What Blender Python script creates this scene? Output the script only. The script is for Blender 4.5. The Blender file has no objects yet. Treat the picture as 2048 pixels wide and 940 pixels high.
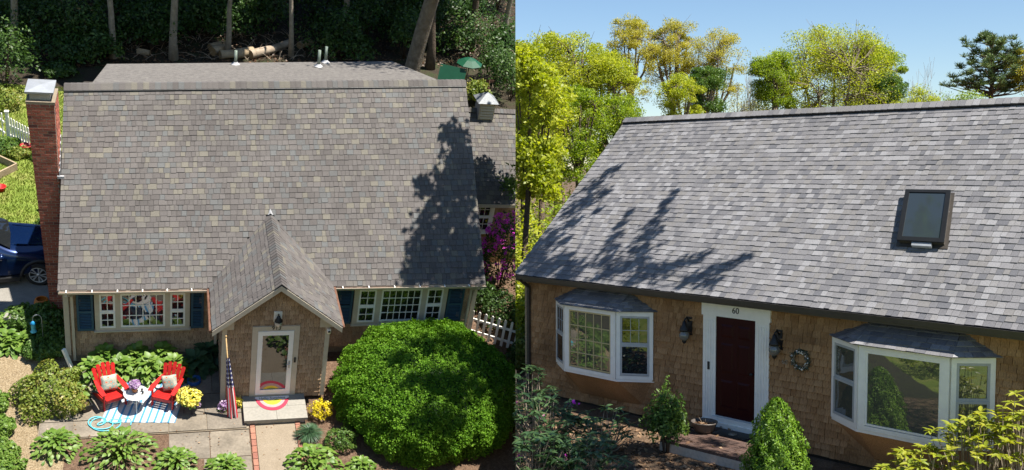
import bpy, bmesh, math, random
import numpy as np
from mathutils import Matrix, Vector
R_ = math.radians
sc = bpy.context.scene
COL = sc.collection
rnd = random.Random(7)
nrg = np.random.default_rng(11)

# ------------------------------------------------------------------ camera, sky, sun, exposure
# The photograph is a pair of pictures set side by side; each house lot is a rigid set of its own with its
# own ground and its own upright.  World = frame of the right-hand lot.  FPX = focal length in photo pixels.
FPX = 2000.0
POSE_R = (0.814138, -0.0718566, 0.0050881, 11.3022933, -16.8014425, 5.29548589)
POSE_L = (-0.3821301, -0.5170008, -0.19738064, -2.74217272, -21.2780429, 16.69956173)
def cam_mat(p):                       # columns: right, forward, up
    m = Matrix.Rotation(p[0], 4, 'Z') @ Matrix.Rotation(p[1], 4, 'X') @ Matrix.Rotation(p[2], 4, 'Y')
    return Matrix.Translation(Vector(p[3:6])) @ m
MR, ML = cam_mat(POSE_R), cam_mat(POSE_L)
T_R = Matrix.Identity(4)
T_L = MR @ ML.inverted()

cam = bpy.data.cameras.new('camera'); cam_o = bpy.data.objects.new('camera', cam); COL.objects.link(cam_o)
cam.sensor_width = 36; cam.lens = 36 * FPX / 2048; cam.clip_start = .1; cam.clip_end = 4000
cam_o.matrix_world = MR @ Matrix.Rotation(R_(90), 4, 'X')
sc.camera = cam_o

SUN = Vector((.55, .085, .83)).normalized()
w = bpy.data.worlds.new('World'); sc.world = w; w.use_nodes = True
nt = w.node_tree; nt.nodes.clear()
sky = nt.nodes.new('ShaderNodeTexSky'); sky.sky_type = 'NISHITA'; sky.sun_disc = False
sky.sun_elevation = math.asin(SUN.z); sky.sun_rotation = math.atan2(SUN.x, SUN.y)
sky.air_density = 1.0; sky.dust_density = 0; sky.ozone_density = 5
bg = nt.nodes.new('ShaderNodeBackground'); bg.inputs[1].default_value = .057
wo = nt.nodes.new('ShaderNodeOutputWorld')
nt.links.new(sky.outputs[0], bg.inputs[0]); nt.links.new(bg.outputs[0], wo.inputs[0])
sl = bpy.data.lights.new('sun', 'SUN'); sl.energy = 4.5; sl.angle = R_(.53); sl.color = (1, .95, .86)
so = bpy.data.objects.new('sun', sl); COL.objects.link(so)
so.rotation_euler = SUN.to_track_quat('Z', 'Y').to_euler(); so.location = (0, 0, 60)
sc.view_settings.view_transform = 'Standard'; sc.view_settings.look = 'None'
sc.view_settings.exposure = 1.3; sc.view_settings.gamma = 1
sc.render.engine = 'CYCLES'
sc.cycles.max_bounces = 6; sc.cycles.diffuse_bounces = 3; sc.cycles.glossy_bounces = 3
sc.cycles.transparent_max_bounces = 6; sc.cycles.transmission_bounces = 3
sc.cycles.caustics_reflective = False; sc.cycles.caustics_refractive = False

# ------------------------------------------------------------------ from photo pixel to a place in a set
def ray(M, u, v):
    d = M.to_3x3() @ Vector(((u - 1024) / FPX, 1, (470 - v) / FPX))
    return M.translation.copy(), d
def on(M, u, v, ax, val):
    c, d = ray(M, u, v); t = (val - c[ax]) / d[ax]; return c + d * t
def Lg(u, v, z=0.): return on(ML, u, v, 2, z)
def Ly(u, v, y): return on(ML, u, v, 1, y)
def Rg(u, v, z=0.): return on(MR, u, v, 2, z)
def Ry(u, v, y): return on(MR, u, v, 1, y)
def Rd(u, v, dep): c, d = ray(MR, u, v); return c + d * dep
SEAM_N = (MR.to_3x3() @ Vector((1, -7 / FPX, 0))).normalized(); SEAM_P = MR.translation.copy()

# ------------------------------------------------------------------ materials
MATS = {}
def newmat(name):
    m = bpy.data.materials.new(name); m.use_nodes = True; n = m.node_tree
    b = n.nodes['Principled BSDF']; return m, n, b
def ND(n, t, **kw):
    x = n.nodes.new(t)
    for k, v in kw.items(): setattr(x, k, v)
    return x
def setramp(rp, cols, interp='LINEAR'):
    e = rp.color_ramp; e.interpolation = interp
    while len(e.elements) < len(cols): e.elements.new(.5)
    for i, (p, c) in enumerate(cols): e.elements[i].position = p; e.elements[i].color = (*c, 1)
def rand_socket(n):
    g = ND(n, 'ShaderNodeNewGeometry'); o = ND(n, 'ShaderNodeObjectInfo')
    a = ND(n, 'ShaderNodeMath', operation='ADD'); f = ND(n, 'ShaderNodeMath', operation='FRACT')
    n.links.new(g.outputs['Random Per Island'], a.inputs[0]); n.links.new(o.outputs['Random'], a.inputs[1]); n.links.new(a.outputs[0], f.inputs[0])
    return f.outputs[0]
def piece_mat(name, cols, rough=.85, grain=.25, gscale=60, bump=.3, stretch=None, interp='CONSTANT', spec=.3, stain=0., sscale=1.2):
    """separate pieces (shingles, bricks, slabs): a colour per piece, grain and weather stains on it"""
    m, n, b = newmat(name)
    rp = ND(n, 'ShaderNodeValToRGB'); setramp(rp, cols, interp); n.links.new(rand_socket(n), rp.inputs[0])
    tc = ND(n, 'ShaderNodeTexCoord'); src = tc.outputs['Object']
    if stretch:
        mp = ND(n, 'ShaderNodeMapping'); mp.inputs['Scale'].default_value = stretch; n.links.new(src, mp.inputs[0]); gsrc = mp.outputs[0]
    else: gsrc = src
    nz = ND(n, 'ShaderNodeTexNoise'); nz.inputs['Scale'].default_value = gscale; nz.inputs['Detail'].default_value = 4
    n.links.new(gsrc, nz.inputs['Vector'])
    mr = ND(n, 'ShaderNodeMapRange'); mr.inputs['From Min'].default_value = .3; mr.inputs['From Max'].default_value = .7
    mr.inputs['To Min'].default_value = 1 - grain; mr.inputs['To Max'].default_value = 1 + grain
    n.links.new(nz.outputs[0], mr.inputs[0])
    mx = ND(n, 'ShaderNodeMix', data_type='RGBA', blend_type='MULTIPLY'); mx.inputs[0].default_value = 1
    n.links.new(rp.outputs[0], mx.inputs[6]); n.links.new(mr.outputs[0], mx.inputs[7]); out = mx.outputs[2]
    if stain:
        n2 = ND(n, 'ShaderNodeTexNoise'); n2.inputs['Scale'].default_value = sscale; n2.inputs['Detail'].default_value = 5; n.links.new(src, n2.inputs['Vector'])
        m2 = ND(n, 'ShaderNodeMapRange'); m2.inputs['From Min'].default_value = .3; m2.inputs['From Max'].default_value = .7
        m2.inputs['To Min'].default_value = 1 - stain; m2.inputs['To Max'].default_value = 1 + stain * .5; n.links.new(n2.outputs[0], m2.inputs[0])
        mx2 = ND(n, 'ShaderNodeMix', data_type='RGBA', blend_type='MULTIPLY'); mx2.inputs[0].default_value = 1
        n.links.new(out, mx2.inputs[6]); n.links.new(m2.outputs[0], mx2.inputs[7]); out = mx2.outputs[2]
    n.links.new(out, b.inputs['Base Color'])
    bp = ND(n, 'ShaderNodeBump'); bp.inputs['Strength'].default_value = bump; bp.inputs['Distance'].default_value = .01
    n.links.new(nz.outputs[0], bp.inputs['Height']); n.links.new(bp.outputs[0], b.inputs['Normal'])
    b.inputs['Roughness'].default_value = rough; b.inputs['Specular IOR Level'].default_value = spec
    MATS[name] = m; return m
def noise_mat(name, cols, scale=3, detail=6, rough=.9, bump=.4, bscale=30, metallic=0, spec=.3, dist=.02, coat=0, second=None):
    """one continuous surface: colours mixed by noise, plus a fine bump"""
    m, n, b = newmat(name); tc = ND(n, 'ShaderNodeTexCoord')
    nz = ND(n, 'ShaderNodeTexNoise'); nz.inputs['Scale'].default_value = scale; nz.inputs['Detail'].default_value = detail; nz.inputs['Roughness'].default_value = .65
    n.links.new(tc.outputs['Object'], nz.inputs['Vector'])
    rp = ND(n, 'ShaderNodeValToRGB'); setramp(rp, cols); n.links.new(nz.outputs[0], rp.inputs[0]); out = rp.outputs[0]
    n2 = ND(n, 'ShaderNodeTexNoise'); n2.inputs['Scale'].default_value = bscale; n2.inputs['Detail'].default_value = 4; n.links.new(tc.outputs['Object'], n2.inputs['Vector'])
    if second:
        mr = ND(n, 'ShaderNodeMapRange'); mr.inputs['From Min'].default_value = .35; mr.inputs['From Max'].default_value = .65
        mr.inputs['To Min'].default_value = 1 - second; mr.inputs['To Max'].default_value = 1 + second; n.links.new(n2.outputs[0], mr.inputs[0])
        mx = ND(n, 'ShaderNodeMix', data_type='RGBA', blend_type='MULTIPLY'); mx.inputs[0].default_value = 1
        n.links.new(out, mx.inputs[6]); n.links.new(mr.outputs[0], mx.inputs[7]); out = mx.outputs[2]
    n.links.new(out, b.inputs['Base Color'])
    if bump:
        bp = ND(n, 'ShaderNodeBump'); bp.inputs['Strength'].default_value = bump; bp.inputs['Distance'].default_value = dist
        n.links.new(n2.outputs[0], bp.inputs['Height']); n.links.new(bp.outputs[0], b.inputs['Normal'])
    b.inputs['Roughness'].default_value = rough; b.inputs['Metallic'].default_value = metallic; b.inputs['Specular IOR Level'].default_value = spec
    b.inputs['Coat Weight'].default_value = coat
    MATS[name] = m; return m
def paint(name, c, rough=.5, wear=.12, scale=6, metallic=0, spec=.4, coat=0):
    d = tuple(x * (1 - wear) for x in c); e = tuple(min(1, x * (1 + wear * .4)) for x in c)
    return noise_mat(name, [(.3, d), (.7, e)], scale=scale, rough=rough, bump=.08, bscale=80, metallic=metallic, spec=spec, coat=coat)
def leaf_mat(name, cols, trans=.3, rough=.45, spec=.35):
    m, n, b = newmat(name)
    rp = ND(n, 'ShaderNodeValToRGB'); setramp(rp, cols)
    tc = ND(n, 'ShaderNodeTexCoord'); nz = ND(n, 'ShaderNodeTexNoise'); nz.inputs['Scale'].default_value = 1.7; nz.inputs['Detail'].default_value = 3; n.links.new(tc.outputs['Object'], nz.inputs['Vector'])
    ad = ND(n, 'ShaderNodeMath', operation='MULTIPLY_ADD'); ad.inputs[1].default_value = 1.5; ad.inputs[2].default_value = -.75; n.links.new(nz.outputs[0], ad.inputs[0])
    a2 = ND(n, 'ShaderNodeMath', operation='MULTIPLY_ADD'); a2.inputs[1].default_value = .8; n.links.new(rand_socket(n), a2.inputs[0]); n.links.new(ad.outputs[0], a2.inputs[2])
    a3 = ND(n, 'ShaderNodeMath', operation='ADD'); a3.inputs[1].default_value = .1; n.links.new(a2.outputs[0], a3.inputs[0]); n.links.new(a3.outputs[0], rp.inputs[0])
    n.links.new(rp.outputs[0], b.inputs['Base Color']); b.inputs['Roughness'].default_value = rough; b.inputs['Specular IOR Level'].default_value = spec
    t = ND(n, 'ShaderNodeBsdfTranslucent'); hs = ND(n, 'ShaderNodeHueSaturation'); hs.inputs['Value'].default_value = 1.5; hs.inputs['Saturation'].default_value = 1.1
    n.links.new(rp.outputs[0], hs.inputs['Color']); n.links.new(hs.outputs[0], t.inputs[0])
    ms = ND(n, 'ShaderNodeMixShader'); ms.inputs[0].default_value = trans
    n.links.new(b.outputs[0], ms.inputs[1]); n.links.new(t.outputs[0], ms.inputs[2])
    n.links.new(ms.outputs[0], n.nodes['Material Output'].inputs[0])
    MATS[name] = m; return m
def glass_mat(name, tint=(.012, .014, .016), ior=2.0, rough=.02):
    m, n, b = newmat(name); b.inputs['Base Color'].default_value = (*tint, 1); b.inputs['Roughness'].default_value = rough
    b.inputs['IOR'].default_value = ior; b.inputs['Specular IOR Level'].default_value = .5
    tc = ND(n, 'ShaderNodeTexCoord'); nz = ND(n, 'ShaderNodeTexNoise'); nz.inputs['Scale'].default_value = 1.6; n.links.new(tc.outputs['Object'], nz.inputs['Vector'])
    bp = ND(n, 'ShaderNodeBump'); bp.inputs['Strength'].default_value = .05; bp.inputs['Distance'].default_value = .05
    n.links.new(nz.outputs[0], bp.inputs['Height']); n.links.new(bp.outputs[0], b.inputs['Normal'])
    MATS[name] = m; return m

m_roofL = piece_mat('shingle_weathered_taupe', [(0, (0.1010, 0.0906, 0.0859)), (.2, (0.1147, 0.1034, 0.0981)), (.38, (0.0904, 0.0808, 0.0768)), (.52, (0.1079, 0.0970, 0.0921)), (.66, (0.1010, 0.0992, 0.0974)), (.76, (0.1429, 0.1304, 0.1080)), (.86, (0.1227, 0.1119, 0.1011)), (.94, (0.1104, 0.1113, 0.1102))], grain=.25, gscale=90, bump=.5, stain=.16, sscale=.7)
m_roofR = piece_mat('shingle_slate_grey', [(0, (0.1718, 0.1679, 0.1759)), (.24, (0.1959, 0.1906, 0.1993)), (.42, (0.1497, 0.1470, 0.1574)), (.56, (0.1829, 0.1754, 0.1748)), (.70, (0.2429, 0.2391, 0.2494)), (.84, (0.1220, 0.1223, 0.1349)), (.92, (0.2179, 0.2116, 0.2147))], grain=.25, gscale=90, bump=.5, stain=.14, sscale=.7)
m_deckL = noise_mat('roof_underlay_taupe', [(.3, (.05, .045, .042)), (.7, (.07, .065, .06))], scale=8)
m_deckR = noise_mat('roof_underlay_grey', [(.3, (.04, .04, .045)), (.7, (.06, .06, .065))], scale=8)
m_rear = noise_mat('rear_roof_shingle', [(.36, (0.1020, 0.0936, 0.0869)), (.5, (0.1296, 0.1188, 0.1106)), (.64, (0.1598, 0.1485, 0.1342))], scale=9, detail=3, bump=.5, bscale=60, second=.25)
m_cedarL = piece_mat('cedar_shingle_left', [(0, (0.2995, 0.1936, 0.1159)), (.35, (0.3850, 0.2564, 0.1604)), (.7, (0.4278, 0.2930, 0.1863)), (1, (0.3208, 0.2093, 0.1293))], grain=.35, gscale=14, stretch=(7, 7, .8), bump=.5, interp='LINEAR', stain=.35, sscale=1.6)
m_cedarR = piece_mat('cedar_shingle_right', [(0, (0.2745, 0.1437, 0.0613)), (.35, (0.3529, 0.1948, 0.0882)), (.7, (0.3922, 0.2272, 0.1096)), (1, (0.2941, 0.1577, 0.0697))], grain=.35, gscale=14, stretch=(7, 7, .8), bump=.5, interp='LINEAR', stain=.5, sscale=.9)
m_brick = piece_mat('red_brick', [(0, (0.3213, 0.0925, 0.0587)), (.3, (0.4050, 0.1263, 0.0850)), (.6, (0.2538, 0.0762, 0.0537)), (.8, (0.4725, 0.1688, 0.1100)), (.94, (0.1688, 0.0587, 0.0513))], grain=.3, gscale=40, bump=.5, interp='LINEAR')
m_paper = noise_mat('tar_paper', [(.3, (.02, .016, .012)), (.7, (.035, .027, .02))], scale=6)
m_mortar = noise_mat('mortar', [(.3, (0.4250, 0.3625, 0.3000)), (.7, (0.5750, 0.5000, 0.4250))], scale=14)
m_white = paint('white_paint', (.86, .83, .77), rough=.45, wear=.08)
m_vinyl = paint('white_vinyl', (.84, .83, .80), rough=.35, wear=.05)
m_beige = paint('beige_trim_paint', (.52, .46, .37), rough=.5, wear=.12)
m_shutter = paint('blue_shutter_paint', (.03, .085, .14), rough=.5, wear=.2)
m_glass = glass_mat('window_glass')
m_glassR = glass_mat('large_pane_glass', tint=(.075, .08, .06), ior=2.4)
m_sky_glass = glass_mat('skylight_glass', tint=(.028, .038, .045), ior=1.7, rough=.06)
m_dark = paint('black_metal', (.015, .015, .016), rough=.45, wear=.3)
m_bronze = paint('dark_bronze_gutter', (.06, .052, .045), rough=.4, wear=.2)
m_rust = noise_mat('gutter_rust_brown', [(.3, (0.0900, 0.0375, 0.0225)), (.7, (0.1650, 0.0900, 0.0600))], scale=5)
m_galv = noise_mat('galvanised_metal', [(.3, (.42, .44, .46)), (.7, (.55, .57, .6))], scale=4, rough=.5, metallic=.7, bump=.05)
m_pipe = noise_mat('green_grey_vent_pipe', [(.3, (.12, .16, .13)), (.7, (.28, .32, .27))], scale=6, rough=.5, metallic=.3)
m_lead = noise_mat('flashing', [(.3, (.28, .28, .29)), (.7, (.42, .42, .43))], scale=8, rough=.5)
m_door_red = paint('dark_red_door_paint', (.030, .003, .004), rough=.35, wear=.25, scale=2.5, spec=.15)
m_red = paint('red_chair_paint', (.52, .016, .014), rough=.5, wear=.4, scale=14)
m_slab = piece_mat('bluestone_slab', [(0, (0.1882, 0.1587, 0.1218)), (.35, (0.2140, 0.1808, 0.1402)), (.7, (0.1661, 0.1417, 0.1121))], grain=.16, gscale=18, bump=.25, interp='LINEAR', stain=.3, sscale=2.)
m_step = piece_mat('pale_step_stone', [(0, (0.2509, 0.2347, 0.2030)), (.5, (0.2731, 0.2546, 0.2214))], grain=.1, gscale=16, bump=.2, interp='LINEAR', stain=.12)
m_conc = noise_mat('walk_concrete', [(.3, (0.1993, 0.1594, 0.1130)), (.7, (0.2458, 0.1993, 0.1462))], scale=3, second=.12, bscale=40, bump=.2)
m_edge_brick = piece_mat('edging_brick', [(0, (.26, .11, .075)), (.5, (.31, .15, .10)), (1, (.22, .09, .065))], grain=.25, gscale=40, interp='LINEAR')
m_mulch = noise_mat('brown_mulch', [(.3, (.07, .04, .025)), (.5, (.115, .07, .044)), (.7, (.165, .108, .072))], scale=9, bump=.9, bscale=45, second=.35, dist=.03)
m_gravel = noise_mat('tan_gravel', [(.35, (0.1845, 0.1328, 0.0738)), (.5, (0.2509, 0.1882, 0.1107)), (.65, (0.3173, 0.2509, 0.1624))], scale=26, detail=3, bump=1, bscale=55, second=.35, dist=.03)
m_drive = noise_mat('old_asphalt_drive', [(.3, (0.1886, 0.1763, 0.1558)), (.7, (0.2542, 0.2378, 0.2091))], scale=4, second=.12, bscale=70, bump=.3)
m_lawn = noise_mat('lawn_soil_and_grass', [(.3, (.10, .15, .02)), (.5, (.15, .20, .03)), (.68, (.24, .23, .07)), (.8, (.30, .25, .13))], scale=1.1, bump=.8, bscale=40, second=.3)
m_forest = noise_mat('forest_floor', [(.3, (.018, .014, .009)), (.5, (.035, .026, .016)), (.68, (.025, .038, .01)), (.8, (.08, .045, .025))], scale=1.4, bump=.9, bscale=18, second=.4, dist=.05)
m_groundR = noise_mat('leaf_littered_soil', [(.3, (.06, .036, .022)), (.5, (.11, .07, .042)), (.68, (.16, .11, .07))], scale=3, bump=.9, bscale=35, second=.35, dist=.03)
m_bark = noise_mat('grey_bark', [(.3, (.11, .085, .062)), (.7, (.23, .19, .145))], scale=5, bump=1, bscale=18, dist=.04)
m_barkdk = noise_mat('brown_bark', [(.3, (.06, .042, .03)), (.7, (.135, .10, .07))], scale=5, bump=1, bscale=18, dist=.04)
m_cut = noise_mat('cut_wood', [(.3, (.42, .27, .12)), (.7, (.55, .38, .19))], scale=5)
m_wood = noise_mat('weathered_board', [(.3, (.26, .19, .12)), (.7, (.38, .30, .20))], scale=3, second=.2)
G1 = [(0, (.025, .065, .010)), (.5, (.05, .115, .015)), (1, (.085, .16, .025))]
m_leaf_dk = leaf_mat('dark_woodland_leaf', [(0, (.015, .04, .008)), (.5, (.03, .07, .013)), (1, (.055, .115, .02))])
m_leaf_wood = leaf_mat('understory_leaf', [(0, (.025, .055, .012)), (.6, (.05, .10, .02)), (1, (.10, .17, .035))])
m_leaf_bush = leaf_mat('clipped_bush_leaf', [(0, (0.0495, 0.1256, 0.0075)), (.5, (0.0939, 0.2041, 0.0132)), (1, (0.1581, 0.2825, 0.0282))], trans=.28, rough=.6, spec=.12)
m_hosta = leaf_mat('hosta_leaf', [(0, (0.0765, 0.1530, 0.0198)), (.5, (0.1260, 0.2115, 0.0315)), (1, (0.1800, 0.2610, 0.0495))], trans=.25)
m_hosta_dk = leaf_mat('blue_green_hosta_leaf', [(0, (.03, .075, .035)), (1, (.065, .125, .055))], trans=.2)
m_shrub_y = leaf_mat('olive_shrub_leaf', [(0, (0.1092, 0.1610, 0.0230)), (.6, (0.1840, 0.2300, 0.0345)), (1, (0.2760, 0.2300, 0.0575))], trans=.25)
m_spring = leaf_mat('spring_yellow_green_leaf', [(0, (.20, .25, .025)), (.5, (.34, .385, .04)), (1, (.50, .50, .07))], trans=.5)
m_spring2 = leaf_mat('spring_green_leaf', [(0, (.11, .18, .02)), (.5, (.21, .29, .03)), (1, (.36, .42, .05))], trans=.5)
m_spring3 = leaf_mat('spring_gold_leaf', [(0, (.24, .24, .04)), (.5, (.38, .355, .06)), (1, (.52, .46, .09))], trans=.5)
m_green = leaf_mat('mid_green_leaf', [(0, (.04, .09, .015)), (.5, (.08, .15, .025)), (1, (.14, .21, .035))])
m_needle = leaf_mat('pine_needle', [(0, (0.0525, 0.0975, 0.0330)), (.5, (0.0975, 0.1500, 0.0450)), (1, (0.2100, 0.2475, 0.0750))], trans=.15)
m_spruce = leaf_mat('dwarf_spruce_needle', [(0, (0.0630, 0.1350, 0.0108)), (.5, (0.1350, 0.2520, 0.0180)), (1, (0.2250, 0.3420, 0.0315))], trans=.25)
m_rhod = leaf_mat('rhododendron_leaf', [(0, (.02, .05, .02)), (.6, (.045, .09, .03)), (1, (.09, .14, .05))], trans=.15, rough=.3, spec=.6)
m_rhody = leaf_mat('young_rhododendron_leaf', [(0, (0.1710, 0.2250, 0.0225)), (.5, (0.2880, 0.3150, 0.0315)), (1, (0.3960, 0.3780, 0.0540))], trans=.35, rough=.4)
m_fl_mag = leaf_mat('magenta_petal', [(0, (0.5175, 0.0259, 0.4485)), (1, (0.8970, 0.1207, 0.7590))], trans=.3)
m_fl_yel = leaf_mat('yellow_petal', [(0, (.62, .52, .03)), (1, (.78, .72, .22))], trans=.3)
m_fl_pur = leaf_mat('violet_petal', [(0, (.20, .07, .26)), (.5, (.42, .27, .45)), (1, (.7, .62, .68))], trans=.3)
m_gold = leaf_mat('golden_shrub_leaf', [(0, (.50, .40, .012)), (1, (.72, .60, .03))], trans=.3)
m_dry = leaf_mat('dry_leaf', [(0, (.14, .075, .04)), (.5, (.23, .14, .08)), (1, (.34, .23, .14))], trans=.1)
m_twig = noise_mat('pale_twig', [(.3, (.22, .17, .12)), (.7, (.38, .31, .24))], scale=6, bump=.3)
m_grass = leaf_mat('lawn_blade', [(0, (0.0918, 0.1300, 0.0138)), (.6, (0.1454, 0.1913, 0.0229)), (1, (0.2448, 0.2448, 0.0612))], trans=.3)

# ------------------------------------------------------------------ mesh building
SETM = {'M': T_L, 'side': -1}
OBJSIDE = {}
class MB:
    def __init__(s): s.v = []; s.f = []; s.mi = []; s.smooth = []
    def add(s, vs, fs, mi=0, sm=False):
        o = len(s.v); s.v += [tuple(v) for v in vs]
        for f in fs: s.f.append([o + i for i in f]); s.mi.append(mi); s.smooth.append(sm)
        return s
    def box(s, x0, x1, y0, y1, z0, z1, M=None, mi=0):
        vs = [Vector(p) for p in ((x0, y0, z0), (x1, y0, z0), (x1, y1, z0), (x0, y1, z0), (x0, y0, z1), (x1, y0, z1), (x1, y1, z1), (x0, y1, z1))]
        if M is not None: vs = [M @ v for v in vs]
        return s.add(vs, [(0, 3, 2, 1), (4, 5, 6, 7), (0, 1, 5, 4), (1, 2, 6, 5), (2, 3, 7, 6), (3, 0, 4, 7)], mi)
    def bar(s, p, q, wd, ht, up=(0, 0, 1), mi=0):
        p, q = Vector(p), Vector(q); d = (q - p).normalized(); u = Vector(up); sd = d.cross(u)
        if sd.length < 1e-4: sd = d.cross(Vector((0, 1, 0)))
        sd.normalize(); u = sd.cross(d).normalized(); a = sd * wd / 2; b = u * ht / 2
        vs = [p - a - b, p + a - b, p + a + b, p - a + b, q - a - b, q + a - b, q + a + b, q - a + b]
        return s.add(vs, [(0, 1, 2, 3), (7, 6, 5, 4), (0, 4, 5, 1), (1, 5, 6, 2), (2, 6, 7, 3), (3, 7, 4, 0)], mi)
    def tube(s, pts, rad, n=8, mi=0, cap=True, sm=True):
        pts = [Vector(p) for p in pts]
        if not hasattr(rad, '__len__'): rad = [rad] * len(pts)
        vs = []; prev = None
        for i, p in enumerate(pts):
            d = (pts[min(i + 1, len(pts) - 1)] - pts[max(i - 1, 0)])
            if d.length < 1e-7: d = Vector((0, 0, 1))
            d.normalize()
            if prev is None:
                a = d.cross(Vector((0, 0, 1)));
                if a.length < .05: a = d.cross(Vector((1, 0, 0)))
            else: a = prev - d * prev.dot(d)
            a.normalize(); prev = a; b = d.cross(a)
            for k in range(n):
                t = 2 * math.pi * k / n; vs.append(p + (a * math.cos(t) + b * math.sin(t)) * rad[i])
        fs = [(i * n + k, i * n + (k + 1) % n, (i + 1) * n + (k + 1) % n, (i + 1) * n + k) for i in range(len(pts) - 1) for k in range(n)]
        s.add(vs, fs, mi, sm)
        if cap:
            o = len(s.v) - len(vs); s.f.append([o + k for k in reversed(range(n))]); s.f.append([o + (len(pts) - 1) * n + k for k in range(n)]); s.mi += [mi, mi]; s.smooth += [False, False]
        return s
    def lathe(s, prof, n=20, c=(0, 0, 0), mi=0, sm=True, M=None):
        vs = []
        for r, z in prof:
            for k in range(n):
                t = 2 * math.pi * k / n; p = Vector((c[0] + r * math.cos(t), c[1] + r * math.sin(t), c[2] + z)); vs.append(M @ p if M is not None else p)
        fs = [(i * n + k, i * n + (k + 1) % n, (i + 1) * n + (k + 1) % n, (i + 1) * n + k) for i in range(len(prof) - 1) for k in range(n)]
        return s.add(vs, fs, mi, sm)
    def prism(s, poly, d, mi=0):
        a = [Vector(p) for p in poly]; d = Vector(d); n = len(a)
        vs = a + [p + d for p in a]
        fs = [tuple(reversed(range(n))), tuple(range(n, 2 * n))] + [(i, (i + 1) % n, n + (i + 1) % n, n + i) for i in range(n)]
        return s.add(vs, fs, mi)
    def mesh(s, name, mats):
        me = bpy.data.meshes.new(name); me.from_pydata([tuple(v) for v in s.v], [], s.f)
        for m in (mats if isinstance(mats, (list, tuple)) else [mats]): me.materials.append(m)
        me.polygons.foreach_set('material_index', s.mi); me.polygons.foreach_set('use_smooth', s.smooth)
        me.update(); return me
def link(name, data, parent=None, M=None):
    o = bpy.data.objects.new(name, data); COL.objects.link(o); OBJSIDE[o.name] = SETM['side']
    if parent is not None:
        o.parent = parent
        if M is not None: o.matrix_local = M
    else: o.matrix_world = SETM['M'] @ (M if M is not None else Matrix.Identity(4))
    return o
def tag(o, label, cat, group=None, kind=None):
    if label: o['label'] = label
    if cat: o['category'] = cat
    if group: o['group'] = group
    if kind: o['kind'] = kind
    return o
def MT(loc, rz=0): return Matrix.Translation(Vector(loc)) @ Matrix.Rotation(rz, 4, 'Z')
def thing(name, label, cat, loc=(0, 0, 0), rz=0, group=None):
    o = link(name, None, None, MT(loc, rz)); o.empty_display_size = .2; return tag(o, label, cat, group)
def part(name, mb, mat, parent, M=None, kind=None, label=None):
    o = link(name, mb.mesh(name, mat), parent, M)
    if kind: o['kind'] = kind
    if label: o['label'] = label
    return o
def single(name, mb, mat, label, cat, loc=(0, 0, 0), rz=0, group=None, kind=None):
    o = link(name, mb.mesh(name, mat), None, MT(loc, rz)); return tag(o, label, cat, group, kind)
def struct(name, mb, mat, loc=(0, 0, 0)): return single(name, mb, mat, None, None, loc, kind='structure')
def copy_tree(o, M, label=None):
    c = o.copy(); COL.objects.link(c); OBJSIDE[c.name] = SETM['side']; c.matrix_world = SETM['M'] @ M
    if label: c['label'] = label
    for ch in list(o.children):
        d = ch.copy(); COL.objects.link(d); d.parent = c; OBJSIDE[d.name] = SETM['side']
        for g in list(ch.children): e = g.copy(); COL.objects.link(e); e.parent = d; OBJSIDE[e.name] = SETM['side']
    return c
def text_mesh(name, body, size, mat, parent, M, extrude=.004, align='CENTER'):
    cu = bpy.data.curves.new(name, 'FONT'); cu.body = body; cu.size = size; cu.extrude = extrude; cu.align_x = align; cu.align_y = 'CENTER'
    t = bpy.data.objects.new(name, cu); COL.objects.link(t)
    dg = bpy.context.evaluated_depsgraph_get(); me = bpy.data.meshes.new_from_object(t.evaluated_get(dg)); me.name = name
    bpy.data.objects.remove(t); bpy.data.curves.remove(cu)
    me.materials.clear(); me.materials.append(mat)
    return link(name, me, parent, M)
FRONT = Matrix.Rotation(R_(90), 4, 'X')          # text lying in xy -> standing, facing -y

# leaf clouds -------------------------------------------------------------------------------------
def unit(a): return a / np.maximum(np.linalg.norm(a, axis=1, keepdims=True), 1e-9)
def cloud_mesh(name, C, D, N, L, W, mat, fold=.12):
    n = len(C); L = np.broadcast_to(np.asarray(L, float), (n,))[:, None]; W = np.broadcast_to(np.asarray(W, float), (n,))[:, None]
    D = unit(D); S = unit(np.cross(D, N)); U = np.cross(S, D)
    V = np.stack([C - D * L / 2, C + S * W / 2 + U * W * fold - D * L * .06, C + D * L / 2, C - S * W / 2 + U * W * fold - D * L * .06], 1).reshape(-1, 3)
    me = bpy.data.meshes.new(name); me.vertices.add(4 * n); me.vertices.foreach_set('co', V.astype(np.float32).ravel())
    me.loops.add(4 * n); me.loops.foreach_set('vertex_index', np.arange(4 * n, dtype=np.int32))
    me.polygons.add(n); me.polygons.foreach_set('loop_start', np.arange(0, 4 * n, 4, dtype=np.int32)); me.polygons.foreach_set('loop_total', np.full(n, 4, np.int32))
    me.materials.append(mat); me.update(calc_edges=True); me.validate(); return me
def rdir(n, rg=None): return unit((rg or nrg).normal(size=(n, 3)))
def cloud(name, C, mat, parent, L=.08, W=.05, up=.6, out=None, jit=.7, kind=None, fold=.12):
    n = len(C)
    N = rdir(n) * jit + np.array([0, 0, up]); N = N + (out if out is not None else 0); N = unit(N)
    D = np.cross(N, rdir(n)); ls = nrg.uniform(.7, 1.3, n)
    o = link(name, cloud_mesh(name, C, D, N, L * ls, W * ls, mat, fold), parent)
    if kind: o['kind'] = kind
    return o

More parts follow.
